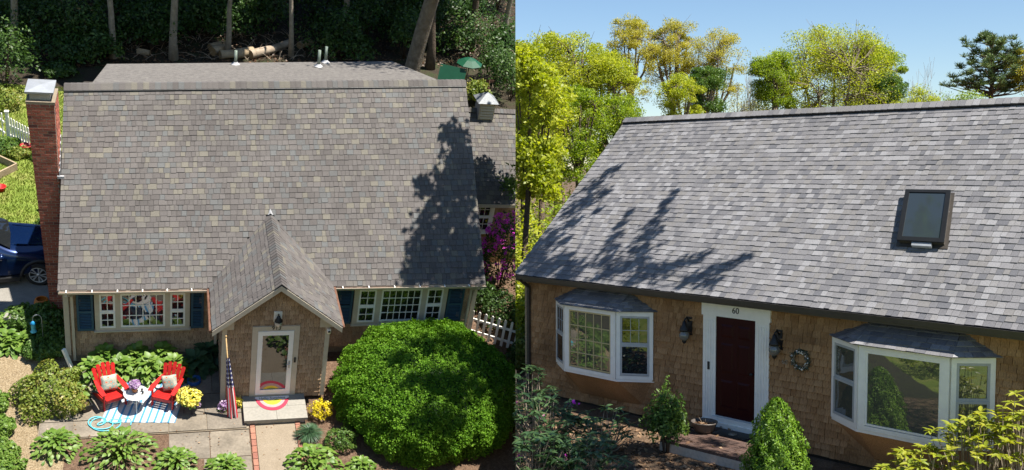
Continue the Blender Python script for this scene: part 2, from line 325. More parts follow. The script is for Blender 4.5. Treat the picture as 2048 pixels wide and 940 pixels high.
# trees -------------------------------------------------------------------------------------------
def skeleton(rg, levels, kids, spread, ratio, first=1.0, upw=.35, wob=.12, trunk=None):
    segs = []; tips = []
    def go(p, d, ln, lev):
        n = 4 if lev == 0 else 3; pts = [p]
        for i in range(n):
            d = (d + Vector([rg.uniform(-wob, wob) for _ in range(3)]) + Vector((0, 0, upw * .12 if lev else 0))).normalized()
            pts.append(pts[-1] + d * ln / n)
        segs.append((pts, lev))
        if lev >= levels: tips.append(pts[-1]); tips.append(pts[-2]); return
        if lev >= levels - 1: tips.append(pts[-1])
        k = rg.randint(*kids); a0 = rg.uniform(0, 6.28)
        for j in range(k):
            az = a0 + j * 6.283 / k + rg.uniform(-.5, .5); sp = rg.uniform(.6, 1.2) * spread * (1 if lev else 1.1)
            s1 = d.cross(Vector((1, .3, .2))).normalized(); s2 = d.cross(s1)
            nd = (d * math.cos(sp) + (s1 * math.cos(az) + s2 * math.sin(az)) * math.sin(sp) + Vector((0, 0, upw * .3))).normalized()
            src = pts[-1] if (j < 2 or lev > 2) else pts[-2]
            go(src, nd, ln * ratio * rg.uniform(.75, 1.2), lev + 1)
    go(Vector((0, 0, 0)), trunk or Vector((0, 0, 1)), first, 0)
    return segs, tips
def tree(name, label, loc, height, spread, leafm, bark=None, seed=1, levels=5, kids=(2, 3), sp=.5, ratio=.78, nleaf=6000, lsize=.16, lw=.6,
         tr=.16, sigma=.35, group=None, cat='tree', minz=0., trunk=None, twig=True, first=1.3, flat=1., up=.4, keep=1.0, rz=0.):
    rg = random.Random(seed); segs, tips = skeleton(rg, levels, kids, sp, ratio, first=first, trunk=trunk)
    T = np.array([tuple(t) for t in tips]); hi = T[:, 2].max(); ra = np.percentile(np.hypot(T[:, 0] - T[:, 0].mean(), T[:, 1] - T[:, 1].mean()), 92)
    kz = height * .97 / hi; kx = spread / max(ra, .01)
    def sc_(p): f = min(1, p[2] / (hi * .3)) if p[2] > 0 else 0; k = kz * (1 - f) * .6 + kx * f if f < 1 else kx; return Vector((p[0] * kx, p[1] * kx, p[2] * kz))
    root = thing(name, label, cat, loc, rz, group)
    mb = MB()
    for pts, lev in segs:
        r0 = tr * (.62 ** lev); r1 = tr * (.62 ** (lev + 1)) * (1.05 if lev < levels else .4)
        n = 8 if lev == 0 else (6 if lev < 3 else 4)
        q = [sc_(p) for p in pts]
        if lev == 0: q[0] = q[0] - Vector((0, 0, .3)); rr = [r0 * 1.35] + [r0 + (r1 - r0) * i / (len(q) - 1) for i in range(1, len(q))]
        else: rr = [r0 + (r1 - r0) * i / (len(q) - 1) for i in range(len(q))]
        mb.tube(q, [max(x, .006) for x in rr], n, cap=(lev == 0))
    part('trunk', mb, bark or m_bark, root)
    if nleaf:
        P = np.array([tuple(sc_(t)) for t in tips]); P = P[P[:, 2] > minz]
        if keep < 1: P = P[nrg.random(len(P)) < keep]
        w_ = nrg.gamma(1.2, 1, len(P)); idx = nrg.choice(len(P), nleaf, p=w_ / w_.sum())
        C = P[idx] + unit(nrg.normal(size=(nleaf, 3))) * (nrg.random((nleaf, 1)) ** .5) * np.array([sigma, sigma, sigma * .75 * flat]) * 1.6
        cloud('crown', C, leafm, root, L=lsize, W=lsize * lw, up=up)
    return root
def dome(n, r, h, rg, squash=1.0, fill=.25, lump=.12, seed=0, low=-.15):
    """points near the surface of a lumpy dome"""
    d = unit(rg.normal(size=(int(n * 1.8), 3))); d = d[d[:, 2] > low][:n]
    ph = rg.uniform(0, 6.28, 6); k = np.ones(len(d))
    for i in range(6): k += lump / 3 * np.sin((2 + i) * np.arctan2(d[:, 1], d[:, 0]) + ph[i] + 3 * d[:, 2] * (i % 3))
    k *= 1 - fill * rg.random(len(d)) ** 2
    return d * k[:, None] * np.array([r, r * squash, h]), d
def shrub(name, label, loc, r, h, mat, n=2500, L=.07, W=.045, group=None, squash=1., fill=.3, lump=.2, cat='shrub', flower=None, nfl=0, stems=7, z0=None, bark=None, up=.3, low=-.25):
    root = thing(name, label, cat, loc, 0, group)
    rg = np.random.default_rng(int(abs(loc[0] * 131 + loc[1] * 977 + r * 55)) + 3)
    zc = h * .42 if z0 is None else z0
    C, d = dome(n, r, h - zc, rg, squash, fill, lump, low=low); C[:, 2] += zc; C[:, 2] = np.maximum(C[:, 2], .02)
    cloud('foliage', C, mat, root, L=L, W=W, up=up, out=d * .6)
    mb = MB()
    for i in range(stems):
        a = rg.uniform(0, 6.28); rr = rg.uniform(.2, .7) * r
        mb.tube([(.04 * math.cos(a), .04 * math.sin(a), -.02), (rr * .5 * math.cos(a), rr * .5 * squash * math.sin(a), h * .35), (rr * math.cos(a), rr * squash * math.sin(a), h * .7)], [.02, .014, .006], 5)
    part('stem', mb, bark or m_barkdk, root)
    if nfl:
        C, d = dome(nfl, r * 1.04, (h - zc) * 1.05, rg, squash, .05, lump); C[:, 2] += zc
        C = np.repeat(C, 14, 0) + rg.normal(size=(len(C) * 14, 3)) * .035
        cloud('blossom', C, flower, root, L=.06, W=.05, up=.4)
    return root

# leaves as pieces of their own -------------------------------------------------------------------
def leaf_piece(name, L, W, mat, cup=.12, droop=.25, n=4, pet=.0):
    mb = MB(); vs = []; 
    for i in range(n + 1):
        t = i / n; wv = W / 2 * (math.sin(math.pi * min(1, t ** .75)) ** .8 if 0 < t < 1 else .02)
        z = -droop * L * t * t; x = pet + L * t
        vs += [(x, -wv, z + cup * wv * 1.6), (x, 0, z), (x, wv, z + cup * wv * 1.6)]
    fs = []
    for i in range(n):
        o = i * 3; fs += [(o, o + 3, o + 4, o + 1), (o + 1, o + 4, o + 5, o + 2)]
    mb.add(vs, fs, 0, True)
    if pet: mb.add([(0, -.006, 0), (0, .006, 0), (pet, .005, 0), (pet, -.005, 0)], [(0, 1, 2, 3)])
    return mb.mesh(name, mat)
LEAF_H = leaf_piece('hosta_leaf_shape', .17, .135, m_hosta, pet=.04)
LEAF_H2 = leaf_piece('narrow_hosta_leaf_shape', .165, .1, m_hosta, pet=.03)
LEAF_HD = leaf_piece('blue_hosta_leaf_shape', .24, .18, m_hosta_dk, pet=.05)
def leafy(root, mesh, items):
    for p, az, tilt, s in items:
        link('leaf', mesh, root, Matrix.Translation(Vector(p)) @ Matrix.Rotation(az, 4, 'Z') @ Matrix.Rotation(-tilt, 4, 'Y') @ Matrix.Rotation(rnd.uniform(-.4, .4), 4, 'X') @ Matrix.Scale(s, 4))
def hosta(label, loc, r, n=40, mesh=None, s=1., h=None, squash=1., name='hosta_plant', cat='plant', group=None):
    root = thing(name, label, cat, loc, 0, group); h = h or r * .75; mesh = mesh or LEAF_H; items = []
    for i in range(n):
        t = ((i + .5) / n) ** .68; az = i * 2.39996 + rnd.uniform(-.35, .35); rr = max(.01, r * t - .1 * s)
        z = h * (1 - t ** 2.2 * .78) * rnd.uniform(.82, 1.06); items.append(((rr * math.cos(az), rr * squash * math.sin(az), z), az + rnd.uniform(-.5, .5), .7 * (1 - t) - .35 * t + rnd.uniform(-.2, .25), s * rnd.uniform(.7, 1.15)))
    leafy(root, mesh, items)
    mb = MB()
    for i in range(0, n, 2):
        p = items[i][0]; mb.tube([(0, 0, -.01), (p[0] * .6, p[1] * .6, p[2] * .7), p], [.008, .006, .004], 4)
    part('stalk', mb, m_hosta, root); return root

# pieces ------------------------------------------------------------------------------------------
def tabs(EL, ER, RL, RR, expo, wmin, wmax, rg, thick=.014, skip=None, first_over=.02):
    """roof tabs on the quad eave-left, eave-right, ridge-left, ridge-right -> list of 8-corner wedges with row number"""
    EL, ER, RL, RR = map(Vector, (EL, ER, RL, RR)); nrm = (ER - EL).cross(RL - EL).normalized()
    rows = max(1, round(((RL - EL).length + (RR - ER).length) / 2 / expo)); out = []
    for r in range(rows):
        t0, t1 = r / rows, min(1, (r + 1.18) / rows)
        A, B = EL.lerp(RL, t0), ER.lerp(RR, t0); C, D = EL.lerp(RL, t1), ER.lerp(RR, t1)
        ln = (B - A).length
        if ln < .02: continue
        x = -rg.uniform(0, wmax)
        while x < ln - .01:
            wd = rg.uniform(wmin, wmax) if rg.random() < .75 else rg.uniform(wmin, wmin * 1.3)
            a, b = max(0, x) / ln, min(ln, x + wd - .006) / ln; x += wd
            if b - a < .0015: continue
            if skip and skip(A.lerp(B, (a + b) / 2).lerp(C.lerp(D, (a + b) / 2), .45)): continue
            th = thick + rg.choice((0, 0, .004, .007)); dp = rg.choice((-.005, 0, .007)) + rg.uniform(-.003, .003)
            sh = (C - A).normalized() * dp
            p = [A.lerp(B, a) + sh, A.lerp(B, b) + sh, C.lerp(D, b), C.lerp(D, a)]
            lo = [q + nrm * .001 for q in p]; hi = [p[0] + nrm * th, p[1] + nrm * th, p[2] + nrm * .004, p[3] + nrm * .004]
            out.append((r, lo + hi))
    return out
WF = [(4, 5, 6, 7), (0, 1, 5, 4), (1, 2, 6, 5), (3, 0, 4, 7)]
def lay(pieces, n_single, name, rest, mat, parent, order=None):
    """the n_single pieces first in order become objects of their own, the rest one joined part"""
    idx = list(range(len(pieces)))
    if order: idx.sort(key=lambda i: order(pieces[i]))
    for i in idx[:n_single]:
        vs = pieces[i][1]; c = sum((Vector(v) for v in vs), Vector()) / 8
        part(name, MB().add([Vector(v) - c for v in vs], WF), mat, parent, Matrix.Translation(c))
    mb = MB()
    for i in idx[n_single:]: mb.add(pieces[i][1], WF)
    if mb.v: part(rest, mb, mat, parent, kind='stuff')
def wall_tabs(M, x0, x1, z0, z1, expo, wmin, wmax, rg, holes=(), clip=None, thick=.038):
    out = []; r = 0; z = z0
    while z < z1 - .02:
        zt = min(z1, z + expo * 1.12); x = x0 - rg.uniform(0, wmax)
        while x < x1 - .005:
            wd = rg.uniform(wmin, wmax); a, b = max(x0, x), min(x1, x + wd - .006); x += wd
            if b - a < .015: continue
            cx, cz = (a + b) / 2, z + expo * .5
            if any(h[0] < a + .01 and b - .01 < h[1] and h[2] < z + .02 and z + expo < h[3] + .02 for h in holes): continue
            if clip and not clip(a, b, z, min(z1, z + expo)): continue
            dz = rg.uniform(-.006, .006); th = thick * rg.uniform(.8, 1.3)
            vs = [(a, 0, z + dz), (b, 0, z + dz), (b, 0, zt), (a, 0, zt), (a, -th, z + dz), (b, -th, z + dz), (b, -.004, zt), (a, -.004, zt)]
            out.append((r, [M @ Vector(v) for v in vs]))
        z += expo; r += 1
    return out
def window(parent, M, x0, x1, z0, z1, bays, casing=.09, proud=.05, mat_case=None, mat_sash=None, glass=None, name='window', sw=.045, mun=.02, sill=True):
    """bays: list of (xa, xb, [(za, zb, nx, nz), ...]) in the plane y=0 facing -y"""
    mat_case = mat_case or m_white; mat_sash = mat_sash or m_vinyl; glass = glass or m_glass
    mb = MB(); mb.box(x0, x1, -proud, -.001, z1 - casing, z1, M); mb.box(x0, x1, -proud, -.001, z0, z0 + casing * .8, M)
    edges = sorted([x0] + [x for b in bays for x in b[:2]] + [x1])
    for i in range(0, len(edges), 2): mb.box(edges[i], edges[i + 1], -proud, -.001, z0 + casing * .8, z1 - casing, M)
    if sill: mb.box(x0 - .03, x1 + .03, -proud - .04, -.002, z0 - .03, z0 - .001, M)
    win = part(name, mb, mat_case, parent)
    for xa, xb, sashes in bays:
        for k, (za, zb, nx, nz) in enumerate(sashes):
            yo = -.034 + .012 * (len(sashes) - 1 - k) * -1 if len(sashes) > 1 else -.03
            sb = MB(); sb.box(xa, xb, yo - .012, yo + .012, za, za + sw, M); sb.box(xa, xb, yo - .012, yo + .012, zb - sw, zb, M)
            sb.box(xa, xa + sw, yo - .012, yo + .012, za + sw, zb - sw, M); sb.box(xb - sw, xb, yo - .012, yo + .012, za + sw, zb - sw, M)
            gx0, gx1, gz0, gz1 = xa + sw, xb - sw, za + sw, zb - sw
            for i in range(1, nx): c = gx0 + (gx1 - gx0) * i / nx; sb.box(c - mun / 2, c + mun / 2, yo - .009, yo + .009, gz0, gz1, M)
            for j in range(1, nz): c = gz0 + (gz1 - gz0) * j / nz; sb.box(gx0, gx1, yo - .0085, yo + .0085, c - mun / 2, c + mun / 2, M)
            part('sash', sb, mat_sash, win)
            for i in range(nx):
                for j in range(nz):
                    h = mun / 2 if nx > 1 else 0; h2 = mun / 2 if nz > 1 else 0
                    a, b = gx0 + (gx1 - gx0) * i / nx + h, gx0 + (gx1 - gx0) * (i + 1) / nx - h
                    c, d = gz0 + (gz1 - gz0) * j / nz + h2, gz0 + (gz1 - gz0) * (j + 1) / nz - h2
                    e = [rnd.uniform(-.0006, .0006) for _ in range(4)]
                    part('pane', MB().add([M @ Vector(p) for p in ((a, yo + .002 + e[0], c), (b, yo + .002 + e[1], c), (b, yo + .002 + e[2], d), (a, yo + .002 + e[3], d))], [(0, 1, 2, 3)]), glass, win)
    return win
I4 = Matrix.Identity(4)
# ================================================================== LEFT LOT: cottage seen from above
SETM['M'] = T_L; SETM['side'] = -1
rg = random.Random(21)
# ---- ground sheets
def sheet(name, pts, z, mat, sub=0):
    return struct(name, MB().add([(p[0], p[1], z) for p in pts], [tuple(range(len(pts)))]), mat)
sheet('ground', [(-40, -14), (40, -14), (40, 75), (-40, 75)], 0, m_forest)
sheet('garden_bed', [(-5.2, -9), (9, -9), (9, 6.5), (5.0, 6.5), (-5.3, 3), (-5.6, -.2)], .004, m_mulch)
sheet('lawn', [(-16, 5.3), (-5.0, 5.3), (-5.0, 8), (-4.6, 15.6), (-8, 16.6), (-16, 17.5)], .005, m_lawn)
sheet('driveway', [(-16, 2.0), (-5.75, 1.75), (-5.55, 3.2), (-5.7, 5.5), (-16, 5.6)], .009, m_drive)
gp = [(-20, 722), (55, 702), (150, 700), (140, 735), (60, 780), (68, 838), (84, 890), (130, 905), (120, 990), (20, 990), (8, 850), (-40, 760)]
sheet('gravel_path', [Lg(*p) for p in gp], .012, m_gravel)
wk = [(-.80, -2.6), (.12, -2.6), (.10, -7.5), (-.80, -7.5)]
walk = sheet('front_walk', wk, .03, m_conc)
for x0 in (-.93, .125):
    for i in range(20):
        y = -2.72 - i * .215
        part('brick', MB().box(-.055, .055, -.1, .1, 0, .045), m_edge_brick, walk, Matrix.Translation((x0 + .06, y, .0)) @ Matrix.Rotation(rg.uniform(-.03, .03), 4, 'Z'))
patio = struct('patio', MB().box(-5.52, -.95, -2.86, -.35, -.02, .035), m_conc)
for y0, y1, xs in ((-1.55, -.35, (-5.5, -4.5, -3.55, -2.6, -1.75, -1.0)), (-2.3, -1.56, (-5.5, -4.95, -4.1, -3.0, -1.95, -1.0)), (-2.85, -2.31, (-5.5, -4.8, -3.9, -2.75, -1.9, -1.0)), (-3.75, -2.87, (-2.75, -1.85, -.95)), (-4.45, -3.76, (-2.0, -.95))):
    for a, b in zip(xs[:-1], xs[1:]):
        z = .058 + rg.uniform(0, .008) - (.045 if y0 < -2.9 else 0)
        part('slab', MB().box(a + .008, b - .008, y0 + .008, y1 - .004, -.015, z), m_slab, patio)

# ---- the cottage
W2 = 5.19; YE, ZE = -.35, 2.395
RLl, RRr = Vector((-W2, 3.457, 5.822)), Vector((W2, 4.2, 6.175))
ELl, ERr = Vector((-W2, YE, ZE)), Vector((W2, YE, ZE))
cot = thing('cottage', 'cedar shingled cottage with steep taupe roof, gabled porch and brick chimney', 'house')
mb = MB(); mb.prism([(-5.04, 0, .2), (-5.04, 7.3, .2), (-5.04, 7.3, 4.3), (-5.04, 3.7, 5.45), (-5.04, 0, 2.45)], (10.08, 0, 0))
wall = part('wall', mb, m_paper, cot)
part('foundation', MB().box(-5.06, 5.06, -.02, 7.32, -.05, .198), m_conc, cot)
PX0, PX1, PD, PHE, PZR, POV = -1.52, .86, 1.855, 2.41, 3.636, .294
PXM = (PX0 + PX1) / 2; PSL = (PZR - PHE) / (PX1 + POV - PXM)
mb = MB(); mb.add([ELl, ERr, RRr, RLl] + [p - Vector((0, .02, .1)) for p in (ELl, ERr, RRr, RLl)], [(0, 1, 2, 3), (7, 6, 5, 4), (0, 4, 5, 1), (1, 5, 6, 2), (2, 6, 7, 3), (3, 7, 4, 0)])
roof = part('roof', mb, m_deckL, cot)
def under_porch(p): return PZR - abs(p.x - PXM) * PSL > p.z + .03 and abs(p.x - PXM) < 1.5
tl = tabs(ELl - Vector((0, .03, .026)), ERr - Vector((0, .03, .026)), RLl, RRr, .147, .09, .22, rg, skip=under_porch)
lay(tl, 215, 'shingle', 'shingle_field', m_roofL, roof, order=lambda t: t[0] + rg.random() * .01)
# ridge: dark vent strip, and a cap of single pieces over it
nrmL = (ERr - ELl).cross(RLl - ELl).normalized()
def alongridge(t): return RLl.lerp(RRr, t)
upL = (RLl - ELl).normalized()
mb = MB(); a, b = alongridge(0), alongridge(1)
mb.add([a - upL * .17 + nrmL * .012, b - upL * .17 + nrmL * .012, b - upL * .17 + nrmL * .05, a - upL * .17 + nrmL * .05, a + nrmL * .045, b + nrmL * .045, a + Vector((0, .16, -.06)), b + Vector((0, .16, -.06))], [(0, 1, 2, 3), (3, 2, 5, 4), (4, 5, 7, 6), (0, 3, 4, 6), (1, 7, 5, 2)])
part('ridge_vent', mb, m_dark, roof)
nc = 74
for i in range(nc):
    t0, t1 = i / nc, (i + 1.25) / nc; t1 = min(t1, 1); p, q = alongridge(t0), alongridge(t1); k = .066 + .006 * rg.random(); 
    v = [p - upL * .15 + nrmL * (k - .01), q - upL * .15 + nrmL * .052, q + nrmL * .06 + Vector((0, .015, .012)), p + nrmL * k + Vector((0, .015, .012)), p + Vector((0, .19, .0)), q + Vector((0, .19, -.01))]
    v += [x - nrmL * .012 for x in v[:2]]
    part('ridge_cap', MB().add(v, [(0, 1, 2, 3), (3, 2, 5, 4), (6, 7, 1, 0), (6, 0, 3, 4)]), m_roofL, roof)
# low rear roof behind the ridge
P = [Vector(p) for p in ((-4.62, 3.55, 5.80), (4.62, 4.22, 6.10), (4.05, 8.75, 4.87), (-4.42, 7.3, 4.86))]
mb = MB().prism([p - Vector((0, 0, .1)) for p in P], (0, 0, .1)); rear = part('rear_roof', mb, m_rear, cot)
part('rear_dormer_wall', MB().prism([(-4.3, 3.9, 3), (4.0, 4.4, 3), (3.9, 8.5, 3), (-4.25, 7.1, 3)], (0, 0, 1.75)), m_cedarL, cot)
for (u, v, h) in ((471, 128, .42), (637, 132, .5), (651, 124, .5)):
    n_ = (P[1] - P[0]).cross(P[3] - P[0]).normalized(); c, d = ray(ML, u, v); t = (P[0] - c).dot(n_) / d.dot(n_); q = c + d * t
    pv = part('vent_pipe', MB().tube([q + Vector((0, 0, -.05)), q + Vector((0, 0, h))], .045, 10), m_pipe, cot)
    part('flashing', MB().lathe([(.13, .0), (.08, .03), (.055, .08)], 12, q), m_lead, pv)
# gable rakes
for s, E0, R0 in ((-1, ELl, RLl), (1, ERr, RRr)):
    part('rake_board', MB().bar(E0 + Vector((-.03 * s, .0, -.11)), R0 + Vector((-.03 * s, 0, -.13)), .04, .14, up=nrmL), m_beige, cot)
# gutters
def gutter(x0, x1, n):
    prof = [(YE - .13, ZE - .03), (YE - .11, ZE - .1), (YE - .03, ZE - .1), (YE - .02, ZE - .03), (YE - .035, ZE - .03), (YE - .04, ZE - .085), (YE - .1, ZE - .085), (YE - .118, ZE - .03)]
    mb = MB(); k = len(prof); vs = [(x, y, z) for x in (x0, x1) for y, z in prof]
    mb.add(vs, [(i, (i + 1) % k, k + (i + 1) % k, k + i) for i in range(k)] + [tuple(range(k)), tuple(range(2 * k - 1, k - 1, -1))])
    g = part('gutter', mb, m_beige, cot)
    part('gutter_silt', MB().box(x0 + .02, x1 - .02, YE - .1, YE - .04, ZE - .084, ZE - .07), m_rust, g)
    for i in range(n):
        x = x0 + (x1 - x0) * (i + .3) / n; part('hanger', MB().box(x - .012, x + .012, YE - .135, YE + .0, ZE - .035, ZE - .018), m_white, g)
gutter(-W2 + .02, PX0 - POV - .03, 6); gutter(PX1 + POV + .05, W2, 6)
part('fascia', MB().box(-W2 + .05, W2 - .05, YE + .0, YE + .03, ZE - .17, ZE - .05).box(-W2 + .05, W2 - .05, YE + .03, .0, ZE - .17, ZE - .15), m_beige, cot)
# corner boards and downspouts
for s in (-1, 1):
    part('corner_board', MB().box(s * 5.07 - .06, s * 5.07 + .06, -.035, .1, .2, 2.24), m_beige, cot)
    part('downspout', MB().bar((s * 5.02, YE - .07, 2.26), (s * 4.93, -.085, 2.02), .075, .06).bar((s * 4.93, -.085, 2.04), (s * 4.93, -.085, .1), .06, .075, up=(0, 1, 0)), m_beige, cot)
part('drain_elbow', MB().bar((-5.15, -.3, .6), (-4.97, -.42, .06), .08, .07), m_white, cot)
# front wall cedar
holes = [(-4.85, -1.92, .95, 2.1), (1.36, 4.78, .93, 2.12)]
wl = wall_tabs(Matrix.Translation((0, -.002, 0)), -5.0, PX0, .2, 2.24, .125, .075, .16, rg, holes) + wall_tabs(Matrix.Translation((0, -.002, 0)), PX1, 5.0, .2, 2.24, .125, .075, .16, rg, holes)
# windows and shutters
window(cot, Matrix.Translation((0, -.02, 0)), -4.44, -2.26, .95, 2.12, [(-4.33, -3.98, [(1.03, 1.5, 2, 2), (1.5, 2.02, 2, 2)]), (-3.86, -2.84, [(1.03, 2.02, 6, 3)]), (-2.72, -2.37, [(1.03, 1.5, 2, 2), (1.5, 2.02, 2, 2)])], mat_case=m_beige)
window(cot, Matrix.Translation((0, -.02, 0)), 1.80, 4.30, .92, 2.12, [(1.93, 2.38, [(1.0, 1.5, 2, 2), (1.5, 2.02, 2, 2)]), (2.52, 3.60, [(1.0, 2.02, 6, 4)]), (3.74, 4.18, [(1.0, 1.5, 2, 2), (1.5, 2.02, 2, 2)])], mat_case=m_beige)
for x0, x1 in ((-4.84, -4.47), (-2.23, -1.93), (1.38, 1.77), (4.33, 4.77)):
    mb = MB().box(x0, x0 + .05, -.07, -.024, .95, 2.1).box(x1 - .05, x1, -.07, -.024, .95, 2.1).box(x0, x1, -.068, -.024, .95, 1.02).box(x0, x1, -.068, -.024, 2.03, 2.1).box(x0, x1, -.068, -.024, 1.48, 1.54)
    sh = part('shutter', mb, m_shutter, cot)
    for i in range(22):
        z = 1.03 + i * .0465
        if not 1.45 < z < 1.55: part('louvre', MB().box(x0 + .05, x1 - .05, -.03, -.004, -.004, .004, Matrix.Translation((0, -.035, z + .02)) @ Matrix.Rotation(.6, 4, 'X')), m_shutter, sh)

# ---- porch
mb = MB(); mb.prism([(PX0, -PD, .12), (PX1, -PD, .12), (PX1, -PD, 2.5), (PXM, -PD, PZR - .13), (PX0, -PD, 2.5)], (0, PD + .4, 0))
part('porch_wall', mb, m_paper, cot)
SL = [Vector(p) for p in ((PX0 - POV, -PD - POV, PHE), (PX0 - POV, -.33, PHE), (PXM, -PD - POV, PZR), (PXM, 1.09, PZR))]
SR = [Vector(p) for p in ((PX1 + POV, -.33, PHE), (PX1 + POV, -PD - POV, PHE), (PXM, 1.09, PZR), (PXM, -PD - POV, PZR))]
mb = MB()
for S in (SL, SR):
    q = [S[0], S[1], S[3], S[2]]; mb.add(q + [p - Vector((0, 0, .07)) for p in q], [(0, 1, 2, 3), (7, 6, 5, 4), (0, 4, 5, 1), (1, 5, 6, 2), (3, 7, 4, 0)])
proof = part('porch_roof', mb, m_deckL, cot)
tp = tabs(SL[1], SL[0], SL[3], SL[2], .147, .09, .22, rg) if False else tabs(SL[0] + Vector((-.02, -.02, -.015)), SL[1] + Vector((-.02, 0, -.015)), SL[2] + Vector((0, -.02, 0)), SL[3], .147, .09, .22, rg)
def flip(ts): return ts
def outward(S, ts):                 # make sure the tabs sit on the outer side
    return ts
for S in (SL, SR):
    E0, E1, R0, R1 = S
    n_ = (E1 - E0).cross(R0 - E0)
    if n_.z < 0: E0, E1, R0, R1 = E1, E0, R1, R0
    t_ = tabs(E0, E1, R0, R1, .147, .09, .22, rg); lay(t_, 42, 'shingle', 'shingle_field', m_roofL, proof, order=lambda t: t[0] + rg.random() * .01)
for i in range(26):
    y0 = -PD - POV - .02 + i * .118; y1 = y0 + .15; k = .035
    v = [(PXM - .14, y0, PZR - .14 * PSL + k), (PXM, y0, PZR + k + .01), (PXM + .14, y0, PZR - .14 * PSL + k), (PXM - .14, y1, PZR - .14 * PSL + .02), (PXM, y1, PZR + .028), (PXM + .14, y1, PZR - .14 * PSL + .02), (PXM - .14, y0, PZR - .14 * PSL + k - .014), (PXM, y0, PZR + k - .004), (PXM + .14, y0, PZR - .14 * PSL + k - .014)]
    if y0 < 1.0: part('ridge_cap', MB().add(v, [(0, 1, 4, 3), (1, 2, 5, 4), (6, 7, 1, 0), (7, 8, 2, 1)]), m_roofL, proof)
part('ridge_flashing', MB().add([(PXM - .07, 1.0, PZR - .01), (PXM, .97, PZR + .055), (PXM + .07, 1.0, PZR - .01), (PXM, 1.14, PZR + .1)], [(0, 1, 3), (1, 2, 3)]), m_lead, proof)
yf = -PD - POV
for s, ex in ((-1, PX0 - POV), (1, PX1 + POV)):
    part('rake_board', MB().prism([(ex, yf + .03, PHE - .02), (PXM, yf + .03, PZR - .02), (PXM, yf + .03, PZR - .16), (ex, yf + .03, PHE - .16)], (0, -.045, 0)), m_beige, cot)
    part('soffit', MB().prism([(ex, yf + .032, PHE - .16), (PXM, yf + .032, PZR - .16), (PXM, yf + .032, PZR - .145), (ex, yf + .032, PHE - .145)], (0, POV - .03, 0)), m_beige, cot)
    xe = PX0 if s < 0 else PX1
    part('corner_board', MB().box(xe - .055, xe + .055, -PD - .032, -PD + .09, .12, 2.5), m_beige, cot)
    part('eave_return', MB().prism([(ex, -PD - .03, PHE - .17), (xe + -s * .2, -PD - .03, PHE - .17), (xe + -s * .2, -PD - .03, PHE + .12), (ex, -PD - .03, PHE - .13)], (0, -.03, 0)), m_beige, cot)
    part('porch_gutter', MB().box(min(ex, ex + s * .07), max(ex, ex + s * .07), yf + .05, -.4, PHE - .1, PHE - .04).box(ex + s * .02, ex + s * .06, yf + .06, -.42, PHE - .039, PHE - .03), [m_rust, m_beige], cot)
part('porch_downspout', MB().bar((PX0 - .12, -.16, 2.3), (PX0 - .12, -.16, .1), .06, .06, up=(0, 1, 0)), m_beige, cot)
gz = lambda x: PZR - .17 - abs(x - PXM) * PSL
DX0, DX1, DZ0, DZ1 = -.898, .196, .25, 2.3
dh = [(DX0 + .02, DX1 - .02, .1, DZ1)]
pw = wall_tabs(Matrix.Translation((0, -PD - .002, 0)), PX0 + .05, PX1 - .05, .12, 3.5, .125, .07, .15, rg, dh, clip=lambda a, b, z, zt: z + .06 < max(gz(a), gz(b)) or gz((a + b) / 2) > z + .03)
sw_ = wall_tabs(Matrix.Translation((PX0 - .002, 0, 0)) @ Matrix.Rotation(R_(-90), 4, 'Z'), 0.02, PD - .06, .12, 2.4, .125, .075, .16, rg) 
se_ = wall_tabs(Matrix.Translation((PX1 + .002, -PD, 0)) @ Matrix.Rotation(R_(90), 4, 'Z'), 0.06, PD - .02, .12, 2.4, .125, .075, .16, rg)
lay(pw + wl + sw_ + se_, len(pw) if len(pw) < 300 else 300, 'wall_shingle', 'wall_shingle_field', m_cedarL, wall)
# storm door
yd = -PD - .022
mb = MB().box(DX0, DX0 + .13, yd - .035, yd, DZ0 - .06, DZ1 + .001).box(DX1 - .13, DX1, yd - .035, yd, DZ0 - .06, DZ1 + .001).box(DX0 + .13, DX1 - .13, yd - .035, yd, DZ1 - .13, DZ1).box(DX0 + .13, DX1 - .13, yd - .045, yd, DZ0 - .06, DZ0 + .0)
part('door_casing', mb, m_beige, cot)
a, b = DX0 + .133, DX1 - .133
mb = MB().box(a, a + .11, yd - .05, yd - .01, DZ0 + .003, DZ1 - .133).box(b - .11, b, yd - .05, yd - .01, DZ0 + .003, DZ1 - .133).box(a + .11, b - .11, yd - .05, yd - .01, DZ1 - .25, DZ1 - .133).box(a + .11, b - .11, yd - .05, yd - .01, DZ0 + .003, DZ0 + .15)
door = part('storm_door', mb, m_vinyl, cot)
part('pane', MB().box(a + .11, b - .11, yd - .03, yd - .024, DZ0 + .15, DZ1 - .25), m_glass, door)
part('handle', MB().box(b - .085, b - .045, yd - .056, yd - .05, 1.05, 1.28).tube([(b - .065, yd - .056, 1.2), (b - .065, yd - .1, 1.2), (b - .13, yd - .1, 1.19)], .012, 8), m_galv, door)
part('doorbell', MB().box(DX1 - .09, DX1 - .045, yd - .055, yd - .035, 1.22, 1.36), m_dark, cot)
lamp = part('porch_lamp', MB().box(PXM - .1, PXM + .09, -PD - .05, -PD - .02, 2.44, 2.72), m_white, cot)
part('lantern_hood', MB().lathe([(.0, .16), (.03, .15), (.055, .08), (.09, .03), (.095, 0)], 14, (PXM, -PD - .15, 2.52)).tube([(PXM, -PD - .05, 2.64), (PXM, -PD - .12, 2.7), (PXM, -PD - .15, 2.66)], .014, 6), m_dark, lamp)
part('lantern_glass', MB().lathe([(.085, 0), (.095, -.05), (.08, -.1), (.05, -.13), (0, -.135)], 14, (PXM, -PD - .15, 2.52)), m_galv, lamp)
text_mesh('house_number', '913', .15, m_dark, cot, Matrix.Translation((PXM - .02, yd - .04, DZ1 - .045)) @ FRONT)
